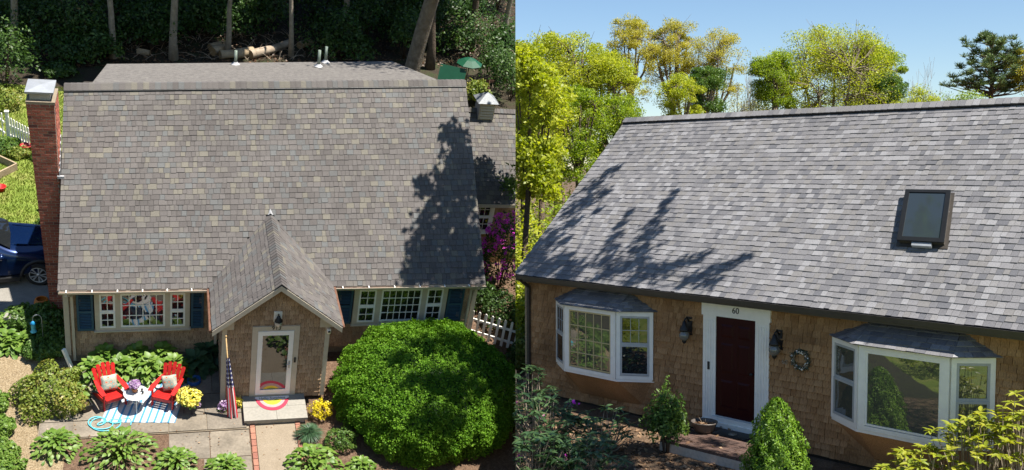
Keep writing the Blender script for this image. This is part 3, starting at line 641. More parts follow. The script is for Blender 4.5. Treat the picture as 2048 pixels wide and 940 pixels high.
cm = part('security_camera', MB().lathe([(0, .06), (.045, .055), (.05, 0), (.045, -.06), (0, -.07)], 12, (PX1 + .02, -PD - .08, 2.14)), m_white, cot)
part('lens', MB().lathe([(.032, 0), (.025, .01), (0, .012)], 12, M=Matrix.Translation((PX1 + .02, -PD - .128, 2.15)) @ FRONT), m_dark, cm)

# ---- chimney of single bricks
CX0, CX1, CY0, CY1, CZ = -5.84, -5.23, 1.7, 2.5, 6.12
XB = -5.61
chim = part('chimney', MB().add([(XB + .012, CY0 + .012, -.05), (CX1 - .012, CY0 + .012, -.05), (CX1 - .012, CY1 - .012, -.05), (XB + .012, CY1 - .012, -.05), (CX0 + .012, CY0 + .012, CZ), (CX1 - .012, CY0 + .012, CZ), (CX1 - .012, CY1 - .012, CZ), (CX0 + .012, CY1 - .012, CZ)], [(0, 3, 2, 1), (4, 5, 6, 7), (0, 1, 5, 4), (1, 2, 6, 5), (2, 3, 7, 6), (3, 0, 4, 7)]), m_mortar, cot)
bl = []; nrow = int(CZ / .0745)
for r in range(nrow):
    z0 = r * .0745; z1 = z0 + .058; off = .1 if r % 2 else 0; cxl = XB + (CX0 - XB) * r / nrow
    def bx(x0, x1, y0, y1, face):
        j = rg.uniform(0, .004); lo = [(x0, y0, z0), (x1, y0, z0), (x1, y1, z0), (x0, y1, z0)]; 
        bl.append((r, [Vector(p) for p in lo] + [Vector((p[0], p[1], z1)) for p in lo], face))
    x = cxl
    while x < CX1 - .03:
        L = .2 if not (x == cxl and off) else .1; x2 = min(CX1, x + L); bx(x, x2 - .015, CY0 - rg.uniform(0, .004), CY0 + .05, 0); x += L
    y = CY0 + .061
    while y < CY1 - .03:
        L = .2 if not (y < CY0 + .07 and not off) else .1; y2 = min(CY1, y + L); bx(CX1 - .05, CX1 + rg.uniform(0, .004), y, y2 - .015, 1); bx(cxl - rg.uniform(0, .003), cxl + .05, y, y2 - .015, 2); y += L
bl.sort(key=lambda t: (t[2] == 2 or (t[2] == 1 and t[0] < 54), -t[0]))
BF = [(3, 2, 1, 0), (4, 5, 6, 7), (0, 1, 5, 4), (1, 2, 6, 5), (2, 3, 7, 6), (3, 0, 4, 7)]
for r, vs, fc in bl[:300]:
    c = sum(vs, Vector()) / 8; part('brick', MB().add([v - c for v in vs], BF), m_brick, chim, Matrix.Translation(c))
mb = MB()
for r, vs, fc in bl[300:]: mb.add(vs, BF)
part('brick_courses', mb, m_brick, chim, kind='stuff')
part('chimney_crown', MB().box(CX0 - .005, CX1 + .005, CY0 - .005, CY1 + .005, CZ - .002, CZ + .045), m_conc, chim)
cx, cy = (CX0 + CX1) / 2 - .02, (CY0 + CY1) / 2
mb = MB().box(cx - .22, cx + .22, cy - .28, cy + .28, CZ + .045, CZ + .22)
mb.add([(cx - .3, cy - .37, CZ + .22), (cx + .3, cy - .37, CZ + .22), (cx + .3, cy + .37, CZ + .22), (cx - .3, cy + .37, CZ + .22), (cx - .3, cy - .37, CZ + .27), (cx + .3, cy - .37, CZ + .27), (cx + .3, cy + .37, CZ + .27), (cx - .3, cy + .37, CZ + .27), (cx, cy, CZ + .305)], [(0, 3, 2, 1), (0, 1, 5, 4), (1, 2, 6, 5), (2, 3, 7, 6), (3, 0, 4, 7), (4, 5, 8), (5, 6, 8), (6, 7, 8), (7, 4, 8)])
part('chimney_cap', mb, m_galv, chim)
zr = lambda y: ZE + (y - YE) * (5.822 - ZE) / (3.457 - YE)
mb = MB()
for i in range(6):
    y0 = CY0 - .03 + i * .13; mb.box(CX1 + .003, CX1 + .02, y0, y0 + .128, zr(y0) + .0, zr(y0) + .19)
mb.box(CX1 - .04, CX1 + .11, CY0 - .06, CY0 - .005, zr(CY0) - .03, zr(CY0) + .035); part('step_flashing', mb, m_lead, chim)

# ---- step, mat
st = thing('front_step', 'pale stone landing slab below the white storm door', 'step')
part('step_base', MB().box(-1.0, .36, -2.72, -1.9, -.02, .13), m_mortar, st)
for x0, x1, y0, y1 in ((-1.06, -.02, -2.3, -1.885), (-.014, .42, -2.3, -1.885), (-1.06, -.3, -2.78, -2.306), (-.294, .42, -2.78, -2.306)):
    part('stone', MB().box(x0, x1, y0, y1, .131, .2), m_step, st)
MATCOL = [('mat_crimson', (.50, .035, .07)), ('mat_dusty_pink', (.46, .26, .25)), ('mat_yellow', (.75, .48, .03)), ('mat_olive', (.30, .30, .03)), ('mat_tan', (.55, .38, .26)), ('mat_white', (.72, .70, .68))]
mm = [paint(k, c, rough=.9, wear=.15, scale=20) for k, c in MATCOL]
mb = MB(); rad = [.40, .32, .245, .185, .115, 0.]; nseg = 28
for k in range(5):
    for i in range(nseg):
        t0, t1 = math.pi + math.pi * i / nseg, math.pi + math.pi * (i + 1) / nseg; z = .012
        mb.add([(rad[k] * math.cos(t0), rad[k] * math.sin(t0) * 1.25, z), (rad[k] * math.cos(t1), rad[k] * math.sin(t1) * 1.25, z), (rad[k + 1] * math.cos(t1), rad[k + 1] * math.sin(t1) * 1.25, z), (rad[k + 1] * math.cos(t0), rad[k + 1] * math.sin(t0) * 1.25, z)], [(0, 1, 2, 3)], k)
        if k == 0: mb.add([(.40 * math.cos(t0), .5 * math.sin(t0), 0), (.40 * math.cos(t1), .5 * math.sin(t1), 0), (.40 * math.cos(t1), .5 * math.sin(t1), z), (.40 * math.cos(t0), .5 * math.sin(t0), z)], [(0, 1, 2, 3)], 0)
mb.box(-.40, .40, 0, .005, 0, .012, mi=5)
mat_o = thing('doormat', 'half-round rainbow doormat with white lettered band on pale landing', 'doormat', (-.36, -1.96, .202))
part('mat_body', mb, mm, mat_o)
part('cloud_band', MB().prism([(-.40, 0, .013), (-.41, -.06, .013), (-.33, -.115, .013), (-.2, -.1, .013), (-.08, -.12, .013), (.08, -.1, .013), (.22, -.115, .013), (.34, -.105, .013), (.41, -.06, .013), (.40, 0, .013)][::-1], (0, 0, .003)), mm[5], mat_o)
text_mesh('lettering', 'Hello Sunshine', .105, m_dark, mat_o, Matrix.Translation((0, -.06, .0175)), extrude=.0008)

# ---- side wing and cupola
wing = thing('side_wing', 'low shingled side wing with cupola right of the main roof', 'house wing')
part('wall', MB().prism([(5.06, 4.3, 0), (5.06, 8.9, 0), (5.06, 8.9, 2.3), (5.06, 6.55, 4.1), (5.06, 4.3, 2.35)], (8, 0, 0)), m_cedarL, wing)
E0, E1, R0, R1 = Vector((5.06, 4.0, 2.32)), Vector((13, 4.0, 2.32)), Vector((5.06, 6.55, 4.3)), Vector((13, 6.55, 4.3))
mb = MB().add([E0, E1, R1, R0] + [p - Vector((0, 0, .08)) for p in (E0, E1, R1, R0)], [(0, 1, 2, 3), (7, 6, 5, 4), (0, 4, 5, 1), (3, 7, 4, 0)])
mb.add([R0, R1, Vector((13, 9.1, 2.3)), Vector((5.06, 9.1, 2.3))], [(0, 1, 2, 3)])
wr = part('roof', mb, m_deckL, wing)
ta = tabs(E0, Vector((9.5, 4.0, 2.32)), R0, Vector((9.5, 6.55, 4.3)), .147, .09, .22, rg); lay(ta, 120, 'shingle', 'shingle_field', m_roofL, wr, order=lambda t: abs(t[1][0].x - 6.2))
for i in range(40):
    x = 5.1 + i * .11; part('ridge_cap', MB().add([(x, 6.42, 4.26), (x + .13, 6.42, 4.25), (x + .13, 6.55, 4.345), (x, 6.55, 4.36), (x, 6.68, 4.26), (x + .13, 6.68, 4.25)], [(0, 1, 2, 3), (3, 2, 5, 4)]), m_roofL, wr)
m_cuproof = noise_mat('dull_grey_metal', [(.3, (.16, .17, .18)), (.7, (.24, .25, .26))], scale=4, rough=.6, metallic=.3)
cup = part('cupola', MB().box(6.42, 6.92, 6.25, 6.75, 3.9, 4.66), m_beige, wing)
part('cupola_roof', MB().add([(6.33, 6.16, 4.66), (7.01, 6.16, 4.66), (7.01, 6.84, 4.66), (6.33, 6.84, 4.66), (6.67, 6.5, 4.93)], [(0, 3, 2, 1), (0, 1, 4), (1, 2, 4), (2, 3, 4), (3, 0, 4)]), m_cuproof, cup)
part('finial', MB().tube([(6.67, 6.5, 4.9), (6.67, 6.5, 5.35)], .012, 6).lathe([(0, -.05), (.05, 0), (0, .05)], 10, (6.67, 6.5, 5.05)).box(6.55, 6.82, 6.495, 6.505, 5.25, 5.33), m_rust, cup)
for k in range(5): part('louvre', MB().box(6.46, 6.88, -.012, .012, -.03, .03, Matrix.Translation((0, 6.238, 4.15 + k * .09)) @ Matrix.Rotation(-.5, 4, 'X')), m_beige, cup)
window(wing, Matrix.Translation((0, 4.28, 0)), 6.0, 6.78, 1.15, 2.32, [(6.1, 6.68, [(1.22, 1.72, 3, 2), (1.72, 2.24, 3, 2)])], mat_case=m_white)
part('fascia', MB().box(5.1, 12, 3.97, 3.995, 2.2, 2.31), m_beige, wing)

# ---- patio furniture
def stretch_tube(pts, r, n=8): return MB().tube(pts, r, n)
ZP = .066
def adirondack(label, loc, rz):
    c = thing('adirondack_chair', label, 'chair', loc, rz, 'red garden chairs'); c.matrix_world = c.matrix_world @ Matrix.Scale(.86, 4)
    # faces -y; front edge at y=-.38
    for i in range(7):
        y = -.36 + i * .083; z = .37 - i * .02; part('seat_slat', MB().box(-.255, .255, -.037, .037, -.011, .011, Matrix.Translation((0, y, z)) @ Matrix.Rotation(-.23, 4, 'X')), m_red, c)
    for i in range(5):
        k = i - 2; x = k * .103; top = .98 - .018 * k * k
        M = Matrix.Translation((x * .88, .17, .22)) @ Matrix.Rotation(-.42, 4, 'X') @ Matrix.Rotation(k * .055, 4, 'Y')
        ht = (top - .22) / math.cos(.42); mb = MB().prism([(-.044, -.01, 0), (.044, -.01, 0), (.052, -.01, ht - .03), (.03, -.01, ht), (-.03, -.01, ht), (-.052, -.01, ht - .03)], (0, .02, 0))
        mb.v = [tuple(M @ Vector(v)) for v in mb.v]; part('back_slat', mb, m_red, c)
    part('back_rail', MB().bar((-.25, .30, .45), (.25, .30, .45), .025, .07).bar((-.24, .46, .82), (.24, .46, .82), .025, .05), m_red, c)
    for s in (-1, 1):
        part('arm', MB().prism([(s * .25, .36, .565), (s * .31, .36, .565), (s * .385, -.2, .585), (s * .37, -.42, .585), (s * .255, -.42, .585), (s * .24, -.1, .58)][::s], (0, 0, .022)), m_red, c)
        part('leg', MB().box(s * .29 - .013, s * .29 + .013, -.36, -.265, 0, .583), m_red, c)
        part('leg', MB().prism([(s * .27, -.36, .37), (s * .27, -.36, .27), (s * .27, .45, .0), (s * .27, .55, .0), (s * .27, .18, .24)], (s * .022, 0, 0)), m_red, c)
    part('front_rail', MB().box(-.255, .255, -.385, -.36, .27, .36), m_red, c)
    return c
pf = (Lg(208, 822, ZP) + Lg(248, 810, ZP)) / 2; pg = (Lg(303, 812, ZP) + Lg(346, 820, ZP)) / 2
rL, rR = R_(24), R_(-24)
def back_from(p, rz, d): return Vector((p.x - math.sin(rz) * -d * -1, p.y + math.cos(rz) * d, ZP))
cl = Vector((pf.x, pf.y, ZP)) + Matrix.Rotation(rL, 3, 'Z') @ Vector((0, .29, 0)); cr = Vector((pg.x, pg.y, ZP)) + Matrix.Rotation(rR, 3, 'Z') @ Vector((0, .29, 0))
cl.x += .03
adirondack('red slatted garden chair left of the white table', cl, rL)
adirondack('red slatted garden chair beside the yellow flower basket', cr, rR)
def cushion_mat():
    m, n, b = newmat('floral_cushion'); tc = ND(n, 'ShaderNodeTexCoord')
    vo = ND(n, 'ShaderNodeTexVoronoi'); vo.inputs['Scale'].default_value = 11; n.links.new(tc.outputs['Object'], vo.inputs['Vector'])
    rp = ND(n, 'ShaderNodeValToRGB'); setramp(rp, [(0, (.50, .08, .04)), (.22, (.48, .16, .10)), (.3, (.42, .38, .28)), (.45, (.16, .27, .25)), (.62, (.40, .38, .30))]); n.links.new(vo.outputs['Distance'], rp.inputs[0])
    n.links.new(rp.outputs[0], b.inputs['Base Color']); b.inputs['Roughness'].default_value = .9; return m
m_cush = cushion_mat()
def cushion(label, loc, rz, tilt, roll):
    mb = MB(); n = 12; H = .19
    for side in (-1, 1):
        vs = []; fs = []
        for i in range(n + 1):
            for j in range(n + 1):
                a, b = i / n * 2 - 1, j / n * 2 - 1; pin = 1 - .07 * (abs(a) ** 2) * (1 - abs(b)) - .0; t = .075 * ((1 - a ** 4) * (1 - b ** 4)) ** .6
                sx = 1 - .09 * (1 - b * b) * 0 - .08 * (1 - abs(b)) * abs(a) ** 3; sz = 1 - .08 * (1 - abs(a)) * abs(b) ** 3
                vs.append((a * H * sx, side * t, b * H * sz))
        for i in range(n):
            for j in range(n): o = i * (n + 1) + j; fs.append((o, o + n + 1, o + n + 2, o + 1) if side < 0 else (o, o + 1, o + n + 2, o + n + 1))
        mb.add(vs, fs, 0, True)
    o = link('cushion', mb.mesh('cushion', m_cush), None, MT(loc, rz) @ Matrix.Rotation(tilt, 4, 'X') @ Matrix.Rotation(roll, 4, 'Y')); return tag(o, label, 'cushion', 'floral cushions')
def inchair(c, rz, v): return c + Matrix.Rotation(rz, 3, 'Z') @ (Vector(v) * .86)
cushion('floral cushion on the red chair left of the table', inchair(cl, rL, (.01, .09, .57)), rL, -.42, .12)
cushion('floral cushion on the red chair by the flower basket', inchair(cr, rR, (.02, .09, .57)), rR, -.42, -.35)
# rug
def rug_mat():
    m, n, b = newmat('striped_rug'); tc = ND(n, 'ShaderNodeTexCoord'); sp = ND(n, 'ShaderNodeSeparateXYZ'); n.links.new(tc.outputs['UV'], sp.inputs[0])
    mu = ND(n, 'ShaderNodeMath', operation='MULTIPLY'); mu.inputs[1].default_value = 10.5; n.links.new(sp.outputs[0], mu.inputs[0])
    fr = ND(n, 'ShaderNodeMath', operation='FRACT'); n.links.new(mu.outputs[0], fr.inputs[0]); rp = ND(n, 'ShaderNodeValToRGB')
    setramp(rp, [(0, (.47, .50, .52)), (.36, (.06, .22, .40)), (.68, (.47, .50, .52)), (.78, (.38, .42, .44)), (.9, (.47, .50, .52))], 'CONSTANT'); n.links.new(fr.outputs[0], rp.inputs[0])
    n.links.new(rp.outputs[0], b.inputs['Base Color']); b.inputs['Roughness'].default_value = .95; return m
q = [Lg(*p, ZP) for p in ((200, 845), (350, 846), (377, 768), (236, 764))]
mb = MB(); n = 16; vs = []; uv = []
for j in range(n + 1):
    for i in range(n + 1):
        p = q[0].lerp(q[1], i / n).lerp(q[3].lerp(q[2], i / n), j / n); ed = .014 * max(0, math.sin(i * 1.9)) * (1 if j == 0 else .2 if j == 1 else 0)
        vs.append((p.x, p.y, ZP + .008 + ed + rg.uniform(0, .003))); uv.append((i / n, j / n))
fs = [(j * (n + 1) + i, j * (n + 1) + i + 1, (j + 1) * (n + 1) + i + 1, (j + 1) * (n + 1) + i) for j in range(n) for i in range(n)]
mb.add(vs, fs, 0, True); rug = single('rug', mb, rug_mat(), 'blue and white striped outdoor rug under red chairs', 'rug')
ul = rug.data.uv_layers.new(name='uv'); 
for lp in rug.data.loops: ul.data[lp.index].uv = uv[lp.vertex_index]
sm = rug.modifiers.new('thick', 'SOLIDIFY'); sm.thickness = .008
# table, pot, cups
m_tblw = paint('worn_white_metal', (.58, .57, .55), rough=.5, wear=.2)
tb = Lg(272, 786, .53); tbl = thing('side_table', 'round white metal side table between the red chairs', 'table', (tb.x, tb.y, ZP))
part('table_top', MB().lathe([(0, .45), (.27, .45), (.28, .458), (.28, .468), (.27, .474), (0, .474)], 32), m_tblw, tbl)
for k in range(3):
    a = k * 2.094 + .6; part('leg', MB().tube([(.2 * math.cos(a), .2 * math.sin(a), .45), (.07 * math.cos(a), .07 * math.sin(a), .25), (.1 * math.cos(a), .1 * math.sin(a), .12), (.22 * math.cos(a), .22 * math.sin(a), .01)], .011, 7), m_white, tbl)
part('leg_ring', MB().tube([(.08 * math.cos(t * .3927), .08 * math.sin(t * .3927), .22) for t in range(17)], .007, 6, cap=False), m_white, tbl)
fp = Vector((tb.x - .03, tb.y + .04, ZP + .475))
pot = thing('flower_pot', 'clay pot of violet flowers on the white table', 'flower pot', fp)
part('pot', MB().lathe([(0, 0), (.05, 0), (.07, .1), (.078, .105), (.078, .12), (.062, .12), (.06, .1), (0, .1)], 18), paint('terracotta', (.40, .16, .08), rough=.8), pot)
C, d = dome(420, .13, .13, nrg, 1, .3, .1); C[:, 2] += .2; cloud('blossom', C, m_fl_pur, pot, L=.035, W=.03, out=d * .8)
C, d = dome(160, .11, .1, nrg, 1, .5, .1); C[:, 2] += .15; cloud('foliage', C, m_green, pot, L=.05, W=.03)
for dx, dy, nm in ((.13, .04, 'clear glass tumbler nearest the violet flowers'), (.15, -.06, 'clear glass tumbler at the white table edge')):
    single('tumbler', MB().lathe([(0, 0), (.022, 0), (.026, .07), (.024, .07), (.02, .01), (0, .01)], 14), m_glass, nm, 'glass', (tb.x + dx, tb.y + dy, ZP + .476), group='tumblers on the table')
# flower basket on a stand
fb = Lg(378, 822, ZP); bas = thing('flower_stand', 'wire plant stand overflowing with yellow flowers right of the chairs', 'flower stand', (fb.x, fb.y, ZP))
mb = MB()
for k in range(4): a = k * 1.571 + .5; mb.tube([(.14 * math.cos(a), .14 * math.sin(a), 0), (.1 * math.cos(a), .1 * math.sin(a), .3)], .008, 6)
part('stand', mb, m_dark, bas); part('pot', MB().lathe([(0, .18), (.1, .18), (.15, .34), (.14, .34), (0, .32)], 18), m_wood, bas)
C, d = dome(700, .27, .24, nrg, 1, .25, .15, low=-.4); C[:, 2] += .42; cloud('blossom', C, m_fl_yel, bas, L=.06, W=.055, out=d * .9)
C, d = dome(420, .25, .2, nrg, 1, .4, .15, low=-.5); C[:, 2] += .38; cloud('foliage', C, m_hosta, bas, L=.07, W=.045, out=d * .5)
C, d = dome(60, .06, .06, nrg); C += np.array([.2, -.15, .3]); cloud('violet_blossom', C, m_fl_pur, bas, L=.04, W=.035)
# planter box
pb = Lg(172, 820, ZP); s_ = thing('planter_box', 'small square black planter beside the left red chair', 'planter', (pb.x, pb.y, ZP), R_(25))
mb = MB(); o_, i_ = .12, .1
mb.add([(-.09, -.09, 0), (.09, -.09, 0), (.09, .09, 0), (-.09, .09, 0), (-o_, -o_, .2), (o_, -o_, .2), (o_, o_, .2), (-o_, o_, .2), (-i_, -i_, .2), (i_, -i_, .2), (i_, i_, .2), (-i_, i_, .2), (-i_, -i_, .13), (i_, -i_, .13), (i_, i_, .13), (-i_, i_, .13)], [(0, 1, 5, 4), (1, 2, 6, 5), (2, 3, 7, 6), (3, 0, 4, 7), (4, 5, 9, 8), (5, 6, 10, 9), (6, 7, 11, 10), (7, 4, 8, 11), (8, 9, 13, 12), (9, 10, 14, 13), (10, 11, 15, 14), (11, 8, 12, 15), (3, 2, 1, 0)])
part('box', mb, m_dark, s_); part('soil', MB().add([(-i_, -i_, .14), (i_, -i_, .14), (i_, i_, .14), (-i_, i_, .14)], [(0, 1, 2, 3)]), m_mulch, s_)
# hoses
m_hose = paint('turquoise_hose', (.10, .46, .55), rough=.4, wear=.1); m_hoseb = paint('blue_hose', (.015, .10, .36), rough=.4)
hp = []
c0 = Lg(205, 848, ZP)
for i in range(150):
    t = i / 149 * 5.2; a = t * 2 * math.pi * .8; k = .16 + .09 * math.sin(t * 2.3); ox = -.17 + .09 * t * .9 + .1 * math.sin(t * 1.7)
    hp.append((c0.x + ox + k * math.cos(a) * 1.1, c0.y + k * math.sin(a) * .9 + .05 * math.sin(t * 3), ZP + .014 + .012 * (i % 37) / 37))
for i in range(18): t = i / 17; hp.append((hp[149][0] + .22 * t + .1 * math.sin(3 * t), hp[149][1] - .12 * t + .1 * math.sin(t * 4), ZP + .014))
single('garden_hose', MB().tube(hp, .0125, 7), m_hose, 'turquoise garden hose lying in loose loops on the patio', 'hose')
c1 = Lg(388, 765, ZP); hp = [(c1.x + (.16 - .012 * (i // 22) * .3) * math.cos(i * .285), c1.y + .16 * math.sin(i * .285), ZP + .015 + .0011 * i) for i in range(92)]
single('coiled_hose', MB().tube(hp, .013, 7), m_hoseb, 'coiled blue hose by the wall behind yellow flowers', 'hose')
# flag
def flag_mat():
    m, n, b = newmat('flag_cloth'); tc = ND(n, 'ShaderNodeTexCoord'); sp = ND(n, 'ShaderNodeSeparateXYZ'); n.links.new(tc.outputs['UV'], sp.inputs[0])
    def mth(op, a, bv=None):
        x = ND(n, 'ShaderNodeMath', operation=op)
        if hasattr(a, 'node'): n.links.new(a, x.inputs[0])
        else: x.inputs[0].default_value = a
        if bv is not None:
            if hasattr(bv, 'node'): n.links.new(bv, x.inputs[1])
            else: x.inputs[1].default_value = bv
        return x.outputs[0]
    u, v = sp.outputs[0], sp.outputs[1]
    stripe = mth('GREATER_THAN', mth('FRACT', mth('MULTIPLY', u, 3.5)), .5)
    rp = ND(n, 'ShaderNodeMix', data_type='RGBA'); rp.inputs[6].default_value = (.52, .025, .04, 1); rp.inputs[7].default_value = (.78, .76, .74, 1); n.links.new(stripe, rp.inputs[0])
    fu = mth('SUBTRACT', mth('FRACT', mth('MULTIPLY', u, 4)), .5); fv = mth('SUBTRACT', mth('FRACT', mth('MULTIPLY', v, 14)), .5)
    star = mth('LESS_THAN', mth('ADD', mth('MULTIPLY', fu, fu), mth('MULTIPLY', fv, fv)), .05)
    cn = ND(n, 'ShaderNodeMix', data_type='RGBA'); cn.inputs[6].default_value = (.018, .022, .10, 1); cn.inputs[7].default_value = (.75, .75, .75, 1); n.links.new(star, cn.inputs[0])
    mx = ND(n, 'ShaderNodeMix', data_type='RGBA'); n.links.new(mth('GREATER_THAN', v, .52), mx.inputs[0]); n.links.new(rp.outputs[2], mx.inputs[6]); n.links.new(cn.outputs[2], mx.inputs[7])
    n.links.new(mx.outputs[2], b.inputs['Base Color']); b.inputs['Roughness'].default_value = .8; return m
fbse = Lg(464, 838, .0); top = Ly(452, 674, -2.2)
fl = thing('flag', 'draped stars and stripes flag on a slender pole beside the porch corner', 'flag', (fbse.x, fbse.y, 0))
tp_ = Vector((top.x - fbse.x, top.y - fbse.y, top.z))
part('pole', MB().tube([(0, 0, 0), tp_], .014, 8).lathe([(0, .05), (.025, .03), (.02, 0), (0, -.01)], 10, tp_), m_cut, fl)
mb = MB(); nu, nv = 20, 24; vs = []; uv = []
for j in range(nv + 1):
    v = j / nv; zz = .06 + (tp_.z * .76 - .06) * v; base = tp_ * (zz / tp_.z); wd = .25 - .17 * v ** 1.2
    for i in range(nu + 1):
        u = i / nu; vs.append((base.x + (u - .42) * wd, base.y - .03 + .05 * math.sin(u * 13 + v * 2) * (1 - .5 * v), zz - .05 * abs(u - .4) * (1 - v))); uv.append((u, v))
mb.add(vs, [(j * (nu + 1) + i, j * (nu + 1) + i + 1, (j + 1) * (nu + 1) + i + 1, (j + 1) * (nu + 1) + i) for j in range(nv) for i in range(nu)], 0, True)
cl_ = part('cloth', mb, flag_mat(), fl); ul = cl_.data.uv_layers.new(name='uv')
for lp in cl_.data.loops: ul.data[lp.index].uv = uv[lp.vertex_index]
for (u, v, mt_, lab) in ((447, 822, m_fl_pur, 'low clump of violet flowers left of the flag'), (474, 815, m_fl_yel, 'small clump of pink and yellow flowers right of the flag')):
    p = Lg(u, v, 0); f_ = thing('flower_clump', lab, 'flowers', (p.x, p.y, 0), 0, 'flowers at the flag'); C, d = dome(220, .13, .2, nrg, 1, .3, .2); C[:, 2] += .1; cloud('blossom', C, mt_, f_, L=.05, W=.045); C, d = dome(120, .14, .14, nrg); C[:, 2] += .05; cloud('foliage', C, m_green, f_, L=.07, W=.03)

# ---- planting at the front
hst = [((240, 905), .82, 64, LEAF_H2, 'wide clump of pointed hosta leaves in front of the patio'), ((113, 888), .54, 46, LEAF_H2, 'hosta clump at the gravel corner of the patio'), ((352, 922), .5, 42, LEAF_H2, 'hosta clump below the dark patio shadow'), ((452, 935), .5, 42, LEAF_H2, 'hosta clump left of the brick edged walk'), ((722, 930), .36, 34, LEAF_H2, 'small hosta at the foot of the round bush'), ((626, 926), .66, 48, LEAF_H, 'broad leaved pale hosta right of the walk')]
for (u, v), r, n, me, lab in hst:
    p = Lg(u, v + 10, 0); hosta(lab, (p.x, p.y, 0), r, n=int(n * 3.6), mesh=me, s=.82, group='hostas in the front beds', h=r * .72)
for i, (u, v, r, me, lab) in enumerate(((185, 760, .45, LEAF_H, 'hosta under the left end of the picture window'), (240, 758, .45, LEAF_H, 'hosta behind the left red chair'), (300, 756, .46, LEAF_H, 'hosta behind the white table'), (348, 755, .44, LEAF_H, 'hosta behind the right red chair'), (393, 742, .4, LEAF_HD, 'blue green hosta near the coiled hose'), (414, 722, .36, LEAF_HD, 'blue green hosta against the porch side'), (212, 735, .42, LEAF_H, 'hosta close under the left shutter'), (272, 733, .42, LEAF_H, 'hosta close under the picture window'), (325, 731, .42, LEAF_H, 'hosta close under the right shutter'))):
    p = Lg(u, v, 0); hosta(lab, (p.x, p.y, .03), r, n=95, mesh=me, s=1.05, group='hostas along the wall', h=.52 if me is LEAF_H else .4)
p = Lg(105, 802, 0); shrub('leafy_shrub', 'large olive green shrub between gravel path and patio', (p.x, p.y, 0), .8, .72, m_shrub_y, n=5200, L=.07, W=.045, lump=.25, z0=.2)
p = Lg(150, 800, 0); hosta('hosta tucked into the olive shrub', (p.x, p.y, 0), .38, n=55, s=.95, group='hostas along the wall')
for u, v, r, lab in ((15, 690, .45, 'hosta clump at the left end of the path bed'), (45, 692, .42, 'hosta clump in front of the stone bench'), (10, 655, .38, 'hosta clump left of the stone bench'), (30, 700, .35, 'hosta clump at the gravel edge by the drive')):
    p = Lg(u, v, 0); hosta(lab, (p.x, p.y, 0), r, n=60, s=.95, group='hostas by the drive')
for i, (u, v, r, h, lab) in enumerate(((55, 640, .5, .5, 'shaded green shrub below the orange pail'), (95, 650, .55, .6, 'shaded green shrub beside the blue feeder'), (115, 690, .5, .5, 'shaded green shrub at the cottage corner'), (85, 700, .45, .4, 'low shaded shrub under the feeder'))):
    p = Lg(u, v + 8, 0); shrub('corner_shrub', lab, (p.x, p.y, 0), r, h, m_green, n=1500, L=.09, W=.06, group='shrubs at the shaded corner')
for i, (u, v, rr_, lab) in enumerate(((-12, 815, .34, 'leafy border shrub farthest up the left edge'), (-4, 865, .36, 'leafy border shrub halfway along the left edge'), (2, 915, .36, 'leafy border shrub at the lower left corner'), (14, 950, .34, 'leafy border shrub beside the gravel at the bottom edge'))):
    p = Lg(u, v, 0); shrub('border_shrub', lab, (p.x, p.y, 0), rr_, .38, m_hosta, n=1300, L=.075, W=.05, group='shrubs along the left edge')
p = Lg(640, 836, 0); shrub('golden_shrub', 'small bright golden shrub at the step corner', (p.x, p.y, 0), .24, .5, m_gold, n=700, L=.055, W=.035, lump=.35)
p = Lg(680, 892, 0); shrub('azalea_shrub', 'small green azalea between walk and round bush', (p.x, p.y, 0), .36, .45, m_green, n=1200, L=.06, W=.03)
p = Lg(617, 876, 0); g_ = thing('tuft_plant', 'strappy blue green tuft right of the landing', 'plant', (p.x, p.y, 0)); n = 500
az = nrg.uniform(0, 6.283, n); rr = nrg.random(n) ** .7 * .3; C = np.stack([rr * np.cos(az), rr * np.sin(az), .3 - rr * .55 + nrg.uniform(0, .05, n)], 1); D = np.stack([np.cos(az) * .8, np.sin(az) * .8, .55 - rr * 3], 1)
link('blade', cloud_mesh('blade', C, D, unit(np.array([0, 0, 1.]) + .3 * rdir(n)), .22, .016, m_hosta_dk), g_)
# the big clipped round bush
BC = Vector((3.42, -2.42, 0)); bush = thing('round_bush', 'huge clipped round green bush below the right window', 'bush', BC)
nb = 80000; d = unit(nrg.normal(size=(nb * 2, 3))); d = d[d[:, 2] > -.35][:nb]; az = np.arctan2(d[:, 1], d[:, 0])
k = 1 + .018 * np.sin(5 * az + 4 * d[:, 2]) + .02 * np.sin(11 * az - 7 * d[:, 2]) + .014 * np.sin(7 * d[:, 0] + 5 * d[:, 1] + 2) + .02 * np.sin(9 * d[:, 1] - 8 * d[:, 2]) + .03 * np.sin(17 * d[:, 0] + 3) * np.sin(15 * d[:, 1]) + .03 * np.sin(31 * d[:, 1] + 9 * d[:, 2]) * np.sin(27 * d[:, 0]) - .12 * nrg.random(len(d)) ** 2 + .03 * nrg.random(len(d)) ** 6
C = d * k[:, None] * np.array([2.28, 2.32, 1.34]) + np.array([0, 0, .56]); C = C[C[:, 2] > .02]; d = d[:len(C)]
cloud('foliage', C, m_leaf_bush, bush, L=.055, W=.038, up=.25, out=unit(C - np.array([0, 0, .4])) * .6, jit=.8)
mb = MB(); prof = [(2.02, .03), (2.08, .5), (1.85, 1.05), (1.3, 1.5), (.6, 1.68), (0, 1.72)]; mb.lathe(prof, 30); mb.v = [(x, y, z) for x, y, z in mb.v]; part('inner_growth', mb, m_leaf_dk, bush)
mb = MB()
for i in range(9): a = i * .7; mb.tube([(.1 * math.cos(a), .1 * math.sin(a), 0), (.9 * math.cos(a), .9 * math.sin(a), .6), (1.5 * math.cos(a), 1.4 * math.sin(a), 1.0)], [.05, .03, .015], 6)
part('stem', mb, m_barkdk, bush)

